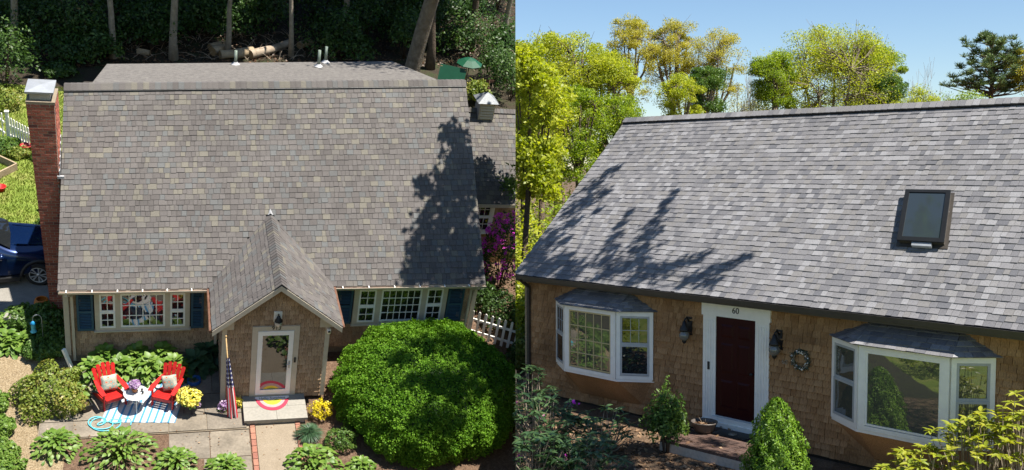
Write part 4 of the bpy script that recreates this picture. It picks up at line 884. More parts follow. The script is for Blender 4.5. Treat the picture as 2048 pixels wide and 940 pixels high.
# ---- right-hand side yard
def picket_fence(name, label, pts, h, n, post=True, sag=0., group=None):
    f_ = thing(name, label, 'fence', pts[0], 0, group); P0 = Vector(pts[0]); lens = [0]
    for a, b in zip(pts[:-1], pts[1:]): lens.append(lens[-1] + (Vector(b) - Vector(a)).length)
    def at(s):
        for i in range(len(pts) - 1):
            if s <= lens[i + 1] + 1e-6: t = (s - lens[i]) / (lens[i + 1] - lens[i]); return Vector(pts[i]).lerp(Vector(pts[i + 1]), t) - P0, (Vector(pts[i + 1]) - Vector(pts[i])).normalized()
    for i in range(n):
        p, d = at(lens[-1] * (i + .5) / n); a = math.atan2(d.y, d.x); hh = h - sag * math.sin(math.pi * (i + .5) / n)
        M = Matrix.Translation(p) @ Matrix.Rotation(a, 4, 'Z')
        mb = MB().prism([(-.036, -.01, .06), (.036, -.01, .06), (.036, -.01, hh - .04), (.018, -.01, hh), (-.018, -.01, hh), (-.036, -.01, hh - .04)], (0, .02, 0)); part('picket', mb, m_white, f_, M)
    for z in (.25, h - .3 - sag * .5):
        mb = MB()
        for a, b in zip(pts[:-1], pts[1:]): mb.bar(Vector(a) - P0 + Vector((0, .03, z)), Vector(b) - P0 + Vector((0, .03, z)), .035, .06)
        part('rail', mb, m_white, f_)
    if post: 
        for q in (pts[0], pts[-1]): qq = Vector(q) - P0; part('post', MB().box(qq.x - .05, qq.x + .05, qq.y - .03, qq.y + .07, 0, h + .12).box(qq.x - .065, qq.x + .065, qq.y - .045, qq.y + .085, h + .121, h + .16), m_white, f_)
    return f_
a, b = Lg(935, 668), Lg(1012, 706); picket_fence('picket_fence', 'short white picket fence behind the round bush', [(5.2, .45, 0), (6.5, -.35, 0)], .95, 8)
a = Lg(18, 283); b = Lg(75, 312); c = Lg(-60, 225)
picket_fence('picket_fence', 'long white picket fence across the lawn behind the chimney', [(a.x, a.y, 0), (b.x + .6, b.y - .5, 0)], .95, 17, sag=.08)
picket_fence('picket_fence', 'white picket fence leaving the left edge of the lawn', [(c.x, c.y, 0), (a.x - .12, a.y + .1, 0)], .95, 10, post=False)
p = Lg(1003, 545, 0); shrub('flowering_rhododendron', 'tall magenta flowering rhododendron beside the side wing', (6.9, 2.9, 0), .8, 2.45, m_leaf_dk, n=2600, L=.11, W=.045, flower=m_fl_mag, nfl=190, z0=.95, lump=.2)
for (x, y, r, h, lab) in ((6.4, 1.0, .6, 1.0, 'dark shrub behind the short picket fence'), (7.2, .6, .7, 1.1, 'dark shrub at the right end of the picket fence'), (5.9, 1.9, .5, .9, 'dark shrub beside the cottage corner'), (6.6, -1.0, .6, .7, 'dark shrub right of the round bush'), (6.2, -2.2, .5, .5, 'low dark shrub at the lower right of the round bush')):
    shrub('side_shrub', lab, (x, y, 0), r, h, m_leaf_wood, n=1500, L=.1, W=.05, group='shrubs in the right side yard')
tree('small_tree', 'small light green tree over the side wing window', (7.75, 3.6, 0), 3.7, .9, m_green, m_barkdk, seed=5, levels=4, nleaf=3000, lsize=.13, lw=.4, tr=.06, sigma=.2, minz=1.8)

# ---- left side yard: car, drive things
m_car = noise_mat('blue_car_paint', [(.3, (.004, .018, .075)), (.7, (.005, .021, .085))], scale=2, rough=.25, metallic=.55, bump=0, spec=.5, coat=1.0)
m_tyre = paint('tyre_rubber', (.02, .02, .02), rough=.8); m_clad = paint('black_cladding', (.025, .025, .027), rough=.6)
m_lamp = glass_mat('headlamp_glass', tint=(.5, .5, .52), ior=1.6, rough=.1)
car = thing('parked_car', 'blue crossover car parked on the drive left of the chimney', 'car', (-5.32, 4.4, 0), R_(9))
secs = [(-.02, .40, .38, .58, .70, .30), (-.12, .70, .26, .62, .80, .55), (-.35, .86, .24, .70, .92, .68), (-.8, .91, .24, .80, 1.0, .76), (-1.3, .92, .24, .88, 1.07, .78), (-1.55, .92, .24, .92, 1.12, .80), (-2.1, .92, .24, .95, 1.50, .62), (-2.5, .92, .24, .96, 1.62, .60), (-3.6, .92, .24, .98, 1.62, .60), (-4.3, .90, .26, 1.0, 1.5, .58), (-4.65, .84, .34, .96, 1.0, .7)]
mb = MB(); vs = []; K = 12
for x, hw, zs, zsh, zt, ht in secs:
    half = [(hw * .86, zs), (hw, zs + .14), (hw, (zs + zsh) / 2 + .05), (hw * .985, zsh), (ht, zt - .025), (ht * .5, zt)]
    vs += [(x, -y, z) for y, z in half] + [(x, y, z) for y, z in reversed(half)]
for i in range(len(secs) - 1):
    for k in range(K): mb.add([], [], 0); mb.f.append([i * K + k, i * K + (k + 1) % K, (i + 1) * K + (k + 1) % K, (i + 1) * K + k]); mb.mi.append(0); mb.smooth.append(True)
mb.v = vs; mb.f.append(list(range(K))[::-1]); mb.mi.append(0); mb.smooth.append(True); mb.f.append([(len(secs) - 1) * K + k for k in range(K)]); mb.mi.append(0); mb.smooth.append(True)
body = part('body', mb, m_car, car); ss = body.modifiers.new('smooth', 'SUBSURF'); ss.levels = 2; ss.render_levels = 2
part('windshield', MB().add([(-1.52, -.74, 1.125), (-1.48, 0, 1.15), (-1.52, .74, 1.125), (-2.16, .60, 1.535), (-2.14, 0, 1.565), (-2.16, -.60, 1.535)], [(0, 1, 4, 5), (1, 2, 3, 4)]), m_glass, car)
part('side_window', MB().add([(-1.75, -.885, 1.0), (-2.95, -.89, 1.0), (-2.95, -.66, 1.56), (-2.2, -.66, 1.50)], [(0, 1, 2, 3)]), m_glass, car)
part('door', MB().add([(-1.62, -.926, .42), (-2.9, -.93, .42), (-2.9, -.925, .97), (-1.62, -.92, .93)], [(3, 2, 1, 0)]), m_car, car)
part('mirror', MB().lathe([(0, -.1), (.07, -.07), (.085, 0), (.06, .07), (0, .09)], 12, M=Matrix.Translation((-1.75, -1.0, 1.02)) @ Matrix.Rotation(R_(90), 4, 'Y')), m_car, car)
for s in (-1, 1): part('hood_crease', MB().bar((-.42, s * .42, .925), (-1.42, s * .52, 1.105), .03, .02), m_car, car)
for s in (-1, 1):
    part('headlight', MB().add([(-.14, s * .50, .72), (-.10, s * .56, .63), (-.34, s * .84, .69), (-.52, s * .875, .77), (-.36, s * .80, .81)], [(0, 1, 2, 3, 4)][::1] if s < 0 else [(4, 3, 2, 1, 0)]), m_lamp, car)
part('grille', MB().box(-.06, .0, -.42, .42, .36, .6), m_clad, car)
part('sill', MB().box(-4.2, -1.35, -.935, -.86, .2, .34).box(-4.1, -1.4, -.945, -.93, .30, .325), m_clad, car)
for wx in (-.88, -3.6):
    for s in (-1, 1):
        part('wheel_arch', MB().tube([(wx + .43 * math.cos(t), s * .915, .34 + .43 * math.sin(t)) for t in [math.pi * i / 12 for i in range(13)]], .045, 6), m_clad, car)
        wm = Matrix.Translation((wx, s * .86, .345)) @ Matrix.Rotation((-.3 if wx > -1 else 0), 4, 'Z') @ Matrix.Rotation(R_(90 * (1 if s < 0 else -1)), 4, 'X')
        wh = part('wheel', MB().lathe([(.22, -.1), (.33, -.1), (.345, -.07), (.345, .07), (.33, .1), (.235, .105), (.225, .06)], 30, M=wm), m_tyre, car)
        mb = MB().lathe([(.235, .09), (.215, .1), (.2, .05), (.0, .03)], 28, M=wm, mi=1)
        mb.lathe([(.24, .1), (.225, .112), (.21, .1)], 28, M=wm); mb.lathe([(.05, .05), (.05, .1), (0, .105)], 12, M=wm)
        for k in range(10): a = k // 2 * 1.2566 + (-.13 if k % 2 else .13); a2 = k // 2 * 1.2566 + (-.24 if k % 2 else .24); mb.add([wm @ Vector(v) for v in ((.04 * math.cos(a) - .014 * math.sin(a), .04 * math.sin(a) + .014 * math.cos(a), .095), (.04 * math.cos(a) + .014 * math.sin(a), .04 * math.sin(a) - .014 * math.cos(a), .095), (.225 * math.cos(a2) + .022 * math.sin(a2), .225 * math.sin(a2) - .022 * math.cos(a2), .1), (.225 * math.cos(a2) - .022 * math.sin(a2), .225 * math.sin(a2) + .022 * math.cos(a2), .1))], [(0, 1, 2, 3)])
        part('rim', mb, [m_galv, m_clad], wh)
p = Lg(84, 614, 0); pk = thing('pumpkin_pail', 'orange pumpkin shaped pail with two dark eyes near the drive', 'pail', (p.x, p.y, 0))
m_or = paint('orange_plastic', (.55, .17, .02), rough=.5)
mb = MB().lathe([(0, 0), (.12, .01), (.18, .08), (.19, .15), (.16, .25), (.13, .27), (.12, .27), (.13, .24)], 20); part('pail_body', mb, m_or, pk)
for s in (-1, 1): part('eye', MB().lathe([(.028, 0), (.0, .004)], 10, M=Matrix.Translation((s * .065, -.168, .2)) @ Matrix.Rotation(R_(65), 4, 'X')), m_dark, pk)
p = Lg(48, 655, 0); bn = thing('stone_bench', 'pale stone bench slab in the bed by the drive', 'bench', (p.x, p.y, 0), R_(-6))
part('seat', MB().box(-.42, .42, -.14, .14, .3, .37), m_step, bn)
for s in (-1, 1): part('leg', MB().box(s * .3 - .06, s * .3 + .06, -.11, .11, 0, .3), m_step, bn)
p = Lg(88, 700, 0); fd = thing('bird_feeder', 'blue tube bird feeder hanging from a shepherd hook', 'bird feeder', (p.x, p.y, 0)); 
part('hook', MB().tube([(0, 0, 0), (0, 0, .95)] + [(-.1 + .1 * math.cos(t), 0, .95 + .13 * math.sin(t)) for t in [math.pi * i / 8 for i in range(1, 9)]] + [(-.2, 0, .9)], .008, 6), m_galv, fd)
m_bl = paint('blue_plastic', (.02, .25, .50), rough=.3)
part('feeder_roof', MB().lathe([(.0, .9), (.02, .89), (.075, .82), (.07, .815)], 14, (-.2, 0, 0)), m_bl, fd); part('feeder_tube', MB().lathe([(.045, .815), (.05, .7), (.045, .6), (.075, .585), (.07, .57), (0, .57)], 14, (-.2, 0, 0)), m_hose, fd)
rb = thing('raised_bed', 'wooden raised bed frame at the left edge of the lawn', 'raised bed', Lg(34, 340), 0)
o = Lg(34, 340); q1 = Lg(-30, 372) - o; q2 = Lg(-20, 315) - o
part('board', MB().bar((0, 0, .12), (q1.x, q1.y, .12), .05, .25), m_wood, rb); part('board', MB().bar((0, 0, .12), (q2.x, q2.y, .12), .05, .25), m_wood, rb)
p = Lg(53, 306); rp_ = single('red_pot', MB().lathe([(0, 0), (.13, 0), (.17, .26), (.185, .26), (.185, .3), (.16, .3), (.15, .24), (0, .22)], 18), paint('red_plastic', (.32, .02, .02)), 'dark red plant pot at the foot of the long picket fence', 'pot', (p.x, p.y, 0))
p = Lg(2, 382); single('red_tub', MB().lathe([(0, 0), (.1, 0), (.14, .14), (.16, .14), (.16, .17), (.13, .17), (.11, .05), (0, .04)], 18), m_red, 'bright red tub at the left edge beside the raised bed', 'tub', (p.x, p.y, 0))
for u, v, r, h, mt_, lab in ((8, 215, .55, .7, m_shrub_y, 'rusty olive shrub at the far left of the lawn'), (96, 418, .22, .3, m_green, 'small shrub halfway down the chimney side'), (94, 470, .4, .5, m_green, 'shrub between lawn and car hood'), (12, 302, .5, .4, m_green, 'leafy bed in front of the picket fence post'), (40, 312, .35, .3, m_shrub_y, 'leafy bed around the red pot'), (85, 320, .3, .35, m_green, 'small plant beside the chimney below the fence')):
    p = Lg(u, v, 0); shrub('yard_shrub', lab, (p.x, p.y, 0), r, h, mt_, n=1100, L=.09, W=.055, group='shrubs round the lawn')
# grass blades on the part of the lawn in view
n = 26000; X = nrg.uniform(-9.5, -5.2, n); Y = nrg.uniform(5.4, 16.5, n); C = np.stack([X, Y, np.full(n, .035)], 1)
g = link('grass', cloud_mesh('grass', C, np.array([0, 0, 1.]) + .5 * rdir(n), rdir(n), nrg.uniform(.06, .12, n), .022, m_grass), None); g['label'] = 'short sunlit lawn grass behind the drive'; g['category'] = 'grass'; g['kind'] = 'stuff'

# ---- woods behind
m_barkL = noise_mat('pale_grey_bark', [(.3, (.20, .17, .13)), (.7, (.36, .31, .25))], scale=5, bump=1, bscale=18, dist=.04)
def wood_tree(u, v, wpx, lab, seed, h=13, lean=None, spread=2.6):
    p = Lg(u, v, 0); dist = (p - Vector(POSE_L[3:6])).length; r = wpx / 2 * dist / FPX
    return tree('woodland_tree', lab, (p.x, p.y, 0), h, spread, m_leaf_dk, m_barkL, seed=seed, levels=4, nleaf=6500, lsize=.6, lw=.6, tr=r * 1.1, sigma=.7, minz=5.2, first=2.6, group='trees in the dark woods', trunk=lean)
for i, a in enumerate(((226, 116, 11, 'slim grey trunked tree behind the left end of the rear roof'), (347, 118, 14, 'straight grey trunked tree left of the log pile'), (455, 110, 10, 'dark slim trunked tree in front of the logs'), (583, 112, 9, 'thin pale trunked tree right of the fallen log'), (690, 60, 12, 'dark trunked tree deep in the woods behind the vent pipes'), (540, 40, 10, 'dark trunked tree high above the fallen log'), (120, 60, 12, 'dark trunked tree deep in the upper left woods'), (300, 40, 9, 'thin dark trunked tree deep between the grey trunks'), (400, 25, 11, 'dark trunked tree at the top of the woods above the logs'), (770, 30, 12, 'dark trunked tree left of the leaning trunk'), (940, 40, 13, 'dark trunked tree above the green umbrella'), (1005, 90, 12, 'dark trunked tree at the right end of the woods'), (30, 100, 12, 'dark trunked tree at the left end of the woods'), (880, 10, 12, 'dark trunked tree at the top right behind the leaning trunk'))):
    wood_tree(*a, seed=40 + i, h=rg.uniform(11.5, 14.5))
for i, (x, y) in enumerate(((-8, 27), (-3, 31), (2, 30), (7, 29), (12, 28), (-12, 24), (15, 33), (0, 36), (9, 36), (-8, 35), (11, 23), (8.5, 20.5))):
    pl_ = 'tall woodland tree farther back, %s' % ('left of the slim grey trunk', 'behind the slim grey trunk', 'behind the straight grey trunk', 'behind the leaning trunk', 'behind the green umbrella', 'past the left edge', 'past the right end', 'in the deepest middle', 'in the deepest right', 'in the deepest left', 'above the side wing', 'above the play frame', 'above the cupola')[i]
    tree('woodland_tree', pl_, (x, y, 0), rg.uniform(12, 15), 3.2, m_leaf_dk, m_barkdk, seed=80 + i, levels=4, nleaf=6500, lsize=.7, lw=.6, tr=.2, sigma=.9, minz=4.5, first=2.2, group='trees in the dark woods')
us = []
for i in range(84):
    u = rg.uniform(-20, 1040); v = rg.uniform(-30, 112) if i < 64 else rg.uniform(90, 128); p = Lg(u, v, 0)
    if 380 < u < 640 and v > 80: continue
    us.append((p, u, v))
us.sort(key=lambda t: t[1])
ORD = ['leftmost', 'second', 'third', 'fourth', 'fifth', 'sixth', 'seventh', 'eighth', 'ninth', 'tenth', 'eleventh', 'twelfth', 'thirteenth', 'fourteenth', 'fifteenth', 'sixteenth', 'seventeenth', 'eighteenth', 'nineteenth', 'twentieth', 'twenty-first', 'twenty-second']
REG = [(110, 'above the chimney'), (225, 'left of the slim grey trunk'), (347, 'between the two grey trunks'), (455, 'left of the log pile'), (583, 'above the log pile'), (690, 'above the vent pipes'), (830, 'left of the leaning trunk'), (930, 'right of the leaning trunk'), (2000, 'at the right end of the woods')]; cnt = {}
for i, (p, u, v) in enumerate(us):
    r = rg.uniform(.8, 1.5); h = rg.uniform(1.0, 2.6); mt_ = rg.choice((m_leaf_wood, m_leaf_dk, m_leaf_dk)); rn = [b for a, b in REG if u < a][0]; k = cnt[rn] = cnt.get(rn, -1) + 1
    shrub('understory_shrub', 'dark understory shrub, %s of those %s' % (ORD[min(k, 21)] + (' from the left' if k else ''), rn), (p.x, p.y, 0), r, h, mt_, n=1300, L=.15, W=.08, fill=.7, group='understory of the dark woods', z0=h * .45, lump=.35)
for (u, v, r, h, mt_, lab) in ((10, 175, 1.1, 2.6, m_leaf_wood, 'sunlit leafy sapling at the upper left edge of the lawn'), (150, 120, .9, 1.0, m_leaf_wood, 'woodland edge shrub left of the rear roof'), (120, 150, .6, .5, m_leaf_wood, 'low woodland edge shrub behind the chimney cap'), (985, 165, .9, 1.8, m_leaf_wood, 'woodland edge shrub behind the cupola'), (1020, 200, .9, 2.2, m_leaf_wood, 'leafy shrub behind the right end of the side wing'), (950, 205, .6, 1.0, m_shrub_y, 'yellow green shrub between main roof and cupola')):
    p = Lg(u, v, 0); shrub('edge_shrub', lab, (p.x, p.y, 0), r, h, mt_, n=1700, L=.13, W=.07, fill=.6, group='shrubs at the edge of the woods')
m_litter = leaf_mat('shade_darkened_leaf_litter', [(0, (.05, .028, .015)), (.6, (.09, .05, .028)), (1, (.18, .10, .055))], trans=.05)  # dry leaf colours darkened, so the woods' shade is partly in the colour
# log pile and brush
m_logend = noise_mat('aged_log_end', [(.3, (.20, .13, .065)), (.7, (.30, .21, .11))], scale=6)
lg = [((425, 112), (452, 104), .2), ((440, 118), (470, 116), .19), ((470, 118), (505, 112), .22), ((500, 118), (548, 106), .2), ((545, 106), (580, 92), .17), ((598, 98), (620, 92), .17), ((275, 108), (300, 112), .13), ((420, 102), (440, 96), .16)]
for i, (a, b, r) in enumerate(lg):
    pa, pb = Lg(*a), Lg(*b); o_ = thing('cut_log', ('pale cut log at the left end of the log pile', 'cut log lying lowest in the pile', 'cut log right of the vent pipe', 'long mossy log behind the rear roof', 'log end pointing into the woods', 'short cut log right of the thin pale trunk', 'short log in the brush left of the pile', 'cut log on the back of the pile')[i], 'log', pa, 0, 'logs behind the house')
    v = pb - pa; part('bark', MB().tube([(0, 0, r), v * .5 + Vector((0, 0, r * 1.05)), v + Vector((0, 0, r))], [r, r * .96, r * .92], 12, cap=False), m_twig if i in (3, 4) else m_wood, o_)
    n_ = v.normalized(); sd = n_.cross(Vector((0, 0, 1))).normalized()
    for e, k in ((Vector((0, 0, r)), -1), (v + Vector((0, 0, r)), 1)):
        part('cut_face', MB().add([e + n_ * k * .004 + (sd * math.cos(t) + Vector((0, 0, 1)) * math.sin(t)) * r * .95 for t in [i * .5236 for i in range(12)]], [tuple(range(12))]), m_logend, o_)
mb = MB()
for i in range(260):
    p = Lg(rg.uniform(230, 700), rg.uniform(70, 122)) if i < 200 else Lg(rg.uniform(930, 1030), rg.uniform(60, 200)); d = Vector((rg.uniform(-1, 1), rg.uniform(-1, 1), rg.uniform(0, .7))) * rg.uniform(.3, 1.0)
    mb.tube([p + Vector((0, 0, .03)), p + d * .5 + Vector((0, 0, .1)), p + d], [.014, .01, .005], 4, cap=False)
br = single('brushwood', mb, m_twig, 'tangle of fallen twigs and brushwood on the forest floor', 'brushwood', kind='stuff')
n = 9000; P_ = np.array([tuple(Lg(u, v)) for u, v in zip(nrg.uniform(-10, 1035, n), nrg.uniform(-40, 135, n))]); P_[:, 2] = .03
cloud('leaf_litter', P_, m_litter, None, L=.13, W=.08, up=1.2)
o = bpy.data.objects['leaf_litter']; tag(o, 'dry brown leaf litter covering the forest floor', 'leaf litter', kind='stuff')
# swing set tent and umbrella behind the house
sw = thing('play_tent', 'green canopy on a timber play frame behind the roof ridge', 'play frame', (8.35, 16.1, -.42), R_(-25)); m_grn = paint('green_canvas', (.005, .065, .03), rough=.5)
for x in (-.55, .45):
    for s in (-1, 1): part('frame_leg', MB().bar((x, s * .75, .42), (x, 0, 2.25), .07, .07), m_cut, sw)
part('canopy', MB().add([(-.6, -.62, 1.15), (.5, -.62, 1.15), (.5, 0, 2.32), (-.6, 0, 2.32), (.5, .62, 1.15), (-.6, .62, 1.15)], [(0, 1, 2, 3), (3, 2, 4, 5)], 0), m_grn, sw).modifiers.new('thick', 'SOLIDIFY').thickness = .02
um = thing('garden_umbrella', 'dark green garden umbrella at the edge of the woods', 'umbrella', (9.0, 16.3, 0)); part('pole', MB().tube([(0, 0, 0), (0, 0, 2.2)], .025, 8), m_wood, um); part('canopy', MB().lathe([(.0, 2.25), (.25, 2.18), (.55, 2.0), (.53, 1.96)], 8, sm=False), m_grn, um)
# big leaning tree behind the house: its crown stands above the picture and shades the right side of the roof
tb0 = Vector((5.15, 11.6, 0)); shd = thing('leaning_oak', 'big leaning grey trunked tree rising behind the right rear roof', 'tree', tb0)
L_ = lambda p: Vector(p) - tb0
mb = MB().tube([(0, 0, -.2), (.15, -.05, 2.5), (.45, -.15, 5), (.75, -.5, 7.5), (.8, -1.8, 9.4), (.75, -3.0, 10.4)], [.34, .29, .26, .23, .18, .12], 12)
SLV = (T_L.to_3x3().inverted() @ SUN).normalized(); pn_ = (ERr - ELl).cross(RLl - ELl).normalized()
def shade_at(u, v, r, z=None):
    if z is None: c, d = ray(ML, u, v); t = (ELl - c).dot(pn_) / d.dot(pn_); q = c + d * t
    else: q = Lg(u, v, z)
    return (*(q + SLV * (((11.7 if z is None else 14.6) - q.z) / SLV.z)), r / 72)
clumps = [shade_at(*a) for a in ((903, 250, 16), (925, 285, 30), (940, 320, 30), (850, 365, 16), (905, 345, 34), (945, 365, 28), (885, 385, 22), (915, 410, 26), (870, 440, 34), (920, 455, 38), (855, 495, 34), (900, 510, 40), (945, 535, 36), (850, 540, 30), (958, 470, 26), (895, 555, 34), (835, 520, 18), (990, 275, 22), (1015, 310, 24), (985, 330, 20), (820, 560, 16))]
clumps += [shade_at(*a) for a in ((800, 720, 22, 1.7), (850, 700, 26, 1.7), (900, 700, 30, 1.6), (930, 740, 26, 1.5), (870, 770, 22, 1.7), (830, 750, 16, 1.8), (885, 765, 26, 1.6), (935, 800, 28, 1.2), (965, 760, 26, 1.2), (860, 825, 20, 1.5), (905, 850, 20, 1.2), (975, 820, 22, .8), (950, 700, 26, 1.3), (900, 800, 22, 1.4))]
CC = []; h0 = L_(shade_at(925, 430, 1)[:3]) + Vector((.2, .2, .3)); mb.tube([L_((5.9, 8.6, 10.4)), L_((7.6, 6.5, 11.2)), h0], [.12, .09, .06], 7)
for x, y, z, r in clumps:
    e = L_((x, y, z)); mb.tube([h0, h0.lerp(e, .55) + Vector((rg.uniform(-.3, .3), 0, .7)), e], [.03, .018, .008], 5, cap=False)
    k = int(30 + 540 * r * r); CC.append(nrg.normal(size=(k, 3)) * r * np.array([.55, .55, .45]) + np.array(tuple(e)))
for i in range(12): CC.append(nrg.normal(size=(260, 3)) * .8 + np.array(tuple(L_((5.8 + rg.uniform(-1.5, 2), 8.8 + rg.uniform(-1.5, 2), 11.6 + rg.uniform(-.3, 1.5))))))
part('trunk', mb, m_bark, shd); cloud('crown', np.concatenate(CC), m_leaf_dk, shd, L=.2, W=.13, up=1.0, jit=.6)

# a few blown leaves and bits on the paving
n = 150; P_ = np.array([tuple(Lg(u, v, .07)) for u, v in zip(nrg.uniform(90, 600, n), nrg.uniform(800, 938, n))]); P_[:, 2] = np.where((P_[:, 1] > -2.85) & (P_[:, 0] < -1), .072, .04)
cloud('blown_leaves', P_, m_dry, None, L=.05, W=.03, up=1.5); tag(bpy.data.objects['blown_leaves'], 'scattered small dry leaves on the paving', 'leaf litter', kind='stuff')

# ================================================================== RIGHT LOT: house number 60
SETM['M'] = T_R; SETM['side'] = 1
rg = random.Random(33)
GZ = -.25
c_, f_ = MR.translation, MR.to_3x3()
far = [Rd(1031, 326, 0), Rd(1031, 326, 900), Rd(3200, 326, 900), Rd(9000, 326, 120), Rd(1024, 326, -30) + MR.to_3x3() @ Vector((60, 0, 0)), Rd(1024, 326, -30)]
struct('ground', MB().add([(p.x, p.y, GZ) for p in far][::-1], [tuple(range(len(far)))]), m_groundR)
def cg(fw_, rt_): q = MR.translation + Vector((-math.sin(POSE_R[0]), math.cos(POSE_R[0]), 0)) * fw_ + Vector((math.cos(POSE_R[0]), math.sin(POSE_R[0]), 0)) * rt_; return (q.x, q.y, GZ + .01)
struct('unseen_front_lawn', MB().add([cg(-25, -6.5), cg(-25, 30), cg(9, 30), cg(13.6, 3), cg(13.6, -6.5)], [(0, 1, 2, 3, 4)]), m_lawn)  # out of view; lawn and its shrubs added for the right bay's reflection
for fw_, rt_, rr_, hh_, mt_, lab in ((13.0, -2.6, .8, 1.0, m_spring2, 'spring green shrub on the front lawn mirrored in the right bay'), (12.4, -.4, .7, .9, m_spring, 'yellow green shrub on the front lawn mirrored in the right bay'), (11.6, -4.6, .8, 1.1, m_spring, 'unseen yellow green shrub on the far side of the front lawn'), (12.2, 2.2, .6, .9, m_spring2, 'unseen spring green shrub on the lawn below the camera')):
    q = cg(fw_, rt_); shrub('lawn_shrub', lab, (q[0], q[1], GZ), rr_, hh_, mt_, n=1400, L=.1, W=.06, fill=.5, lump=.3, group='shrubs on the front lawn')
hs = thing('shingled_house', 'brown shingled house with grey roof, skylight and red door number 60', 'house')
XL, XR = -6.06, 8.0
YE, ZE, YR = -.34, 2.65, 3.783
zr_ = lambda x: 6.419 + (x + 6) * .0042
EL, ER, RL, RR = Vector((XL, YE, ZE)), Vector((XR, YE, ZE)), Vector((XL, YR, zr_(XL))), Vector((XR, YR, zr_(XR)))
WX = -5.98
wall = part('wall', MB().prism([(WX, 0, GZ), (WX, 7.5, GZ), (WX, 7.5, 2.7), (WX, YR, 6.2), (WX, 0, 2.75)], (13.9, 0, 0)), m_paper, hs)
part('foundation', MB().box(WX - .01, 7.9, -.012, .3, GZ - .1, -.19), m_paper, hs)
nr = (ER - EL).cross(RL - EL).normalized(); up_ = (RL - EL).normalized()
mb = MB().add([EL, ER, RR, RL] + [p - nr * .06 for p in (EL, ER, RR, RL)], [(0, 1, 2, 3), (7, 6, 5, 4), (0, 4, 5, 1), (3, 7, 4, 0)])
mb.add([RL, RR, Vector((XR, 7.9, 2.6)), Vector((XL, 7.9, 2.6))], [(0, 1, 2, 3)])
roof = part('roof', mb, m_deckR, hs)
# skylight frame in roof axes
SKM = Matrix.Identity(4); sx = (ER - EL).normalized(); so_ = Vector((3.17, 1.36, ZE + (1.36 - YE) * (6.45 - ZE) / (YR - YE)))
yk_ = up_ - sx * .24
for i in range(3): SKM[i][0] = sx[i]; SKM[i][1] = yk_[i]; SKM[i][2] = nr[i]; SKM[i][3] = so_[i]
SKI = SKM.inverted()
def under_sky(p): q = SKI @ p; return abs(q.x) < .38 and abs(q.y) < .6
tr_ = tabs(EL - up_ * .03, ER - up_ * .03, RL, RR, .14, .09, .21, rg, skip=under_sky)
vis = lambda t: t[0] + (60 if (t[1][0].x > 5.6 or t[1][0].x < -5.9) else 0)
lay(tr_, 260, 'shingle', 'shingle_field', m_roofR, roof, order=lambda t: vis(t) + rg.random() * .01)
a, b = RL, RR
part('ridge_vent', MB().add([a - up_ * .17 + nr * .012, b - up_ * .17 + nr * .012, b - up_ * .17 + nr * .05, a - up_ * .17 + nr * .05, a + nr * .045, b + nr * .045, a + Vector((0, .16, -.06)), b + Vector((0, .16, -.06))], [(0, 1, 2, 3), (3, 2, 5, 4), (4, 5, 7, 6), (0, 3, 4, 6)]), m_dark, roof)
nc = 96
for i in range(nc):
    t0, t1 = i / nc, min(1, (i + 1.25) / nc); p, q = RL.lerp(RR, t0), RL.lerp(RR, t1); k = .07 + .006 * rg.random()
    v = [p - up_ * .15 + nr * (k - .01), q - up_ * .15 + nr * .052, q + nr * .062 + Vector((0, .015, .012)), p + nr * k + Vector((0, .015, .012)), p + Vector((0, .19, .0)), q + Vector((0, .19, -.01))]; v += [x - nr * .014 for x in v[:2]]
    part('ridge_cap', MB().add(v, [(0, 1, 2, 3), (3, 2, 5, 4), (6, 7, 1, 0), (6, 0, 3, 4)]), m_roofR, roof)
part('rake_board', MB().bar(EL - nr * .09 + Vector((.02, 0, 0)), RL - nr * .09 + Vector((.02, 0, 0)), .03, .12, up=nr), m_bronze, hs)
# gutter and fascia
prof = [(YE - .14, ZE - .02), (YE - .125, ZE - .11), (YE - .03, ZE - .115), (YE - .015, ZE - .03), (YE - .03, ZE - .03), (YE - .04, ZE - .1), (YE - .115, ZE - .095), (YE - .128, ZE - .02)]
k = len(prof); mb = MB().add([(x, y, z) for x in (XL - .03, XR) for y, z in prof], [(i, (i + 1) % k, k + (i + 1) % k, k + i) for i in range(k)] + [tuple(range(k))])
part('gutter', mb, m_bronze, hs)
part('fascia', MB().box(XL + .02, XR, YE + .0, YE + .025, ZE - .17, ZE - .04).box(XL + .02, XR, YE + .025, .0, ZE - .17, ZE - .155), m_bronze, hs)
part('corner_board', MB().box(WX - .03, WX + .09, -.035, .1, GZ, 2.48), m_wood, hs)
part('downspout', MB().bar((WX + .15, YE - .07, 2.55), (WX + .14, -.075, 2.32), .07, .07).bar((WX + .14, -.075, 2.34), (WX + .14, -.075, GZ), .07, .07, up=(0, 1, 0)), m_bronze, hs)
# cedar shingles
holes = [(-4.75, -2.25, .7, 2.2), (-.74, .77, -.3, 2.5), (2.25, 4.8, .7, 2.2)]
ws = wall_tabs(Matrix.Translation((0, -.002, 0)), WX + .09, 7.9, -.19, 2.48, .13, .085, .18, rg, holes)
lay(ws, 300, 'wall_shingle', 'wall_shingle_field', m_cedarR, wall, order=lambda t: 0 if -1.6 < t[1][0].x < 2.3 else 1 + abs(t[1][0].x - .5))
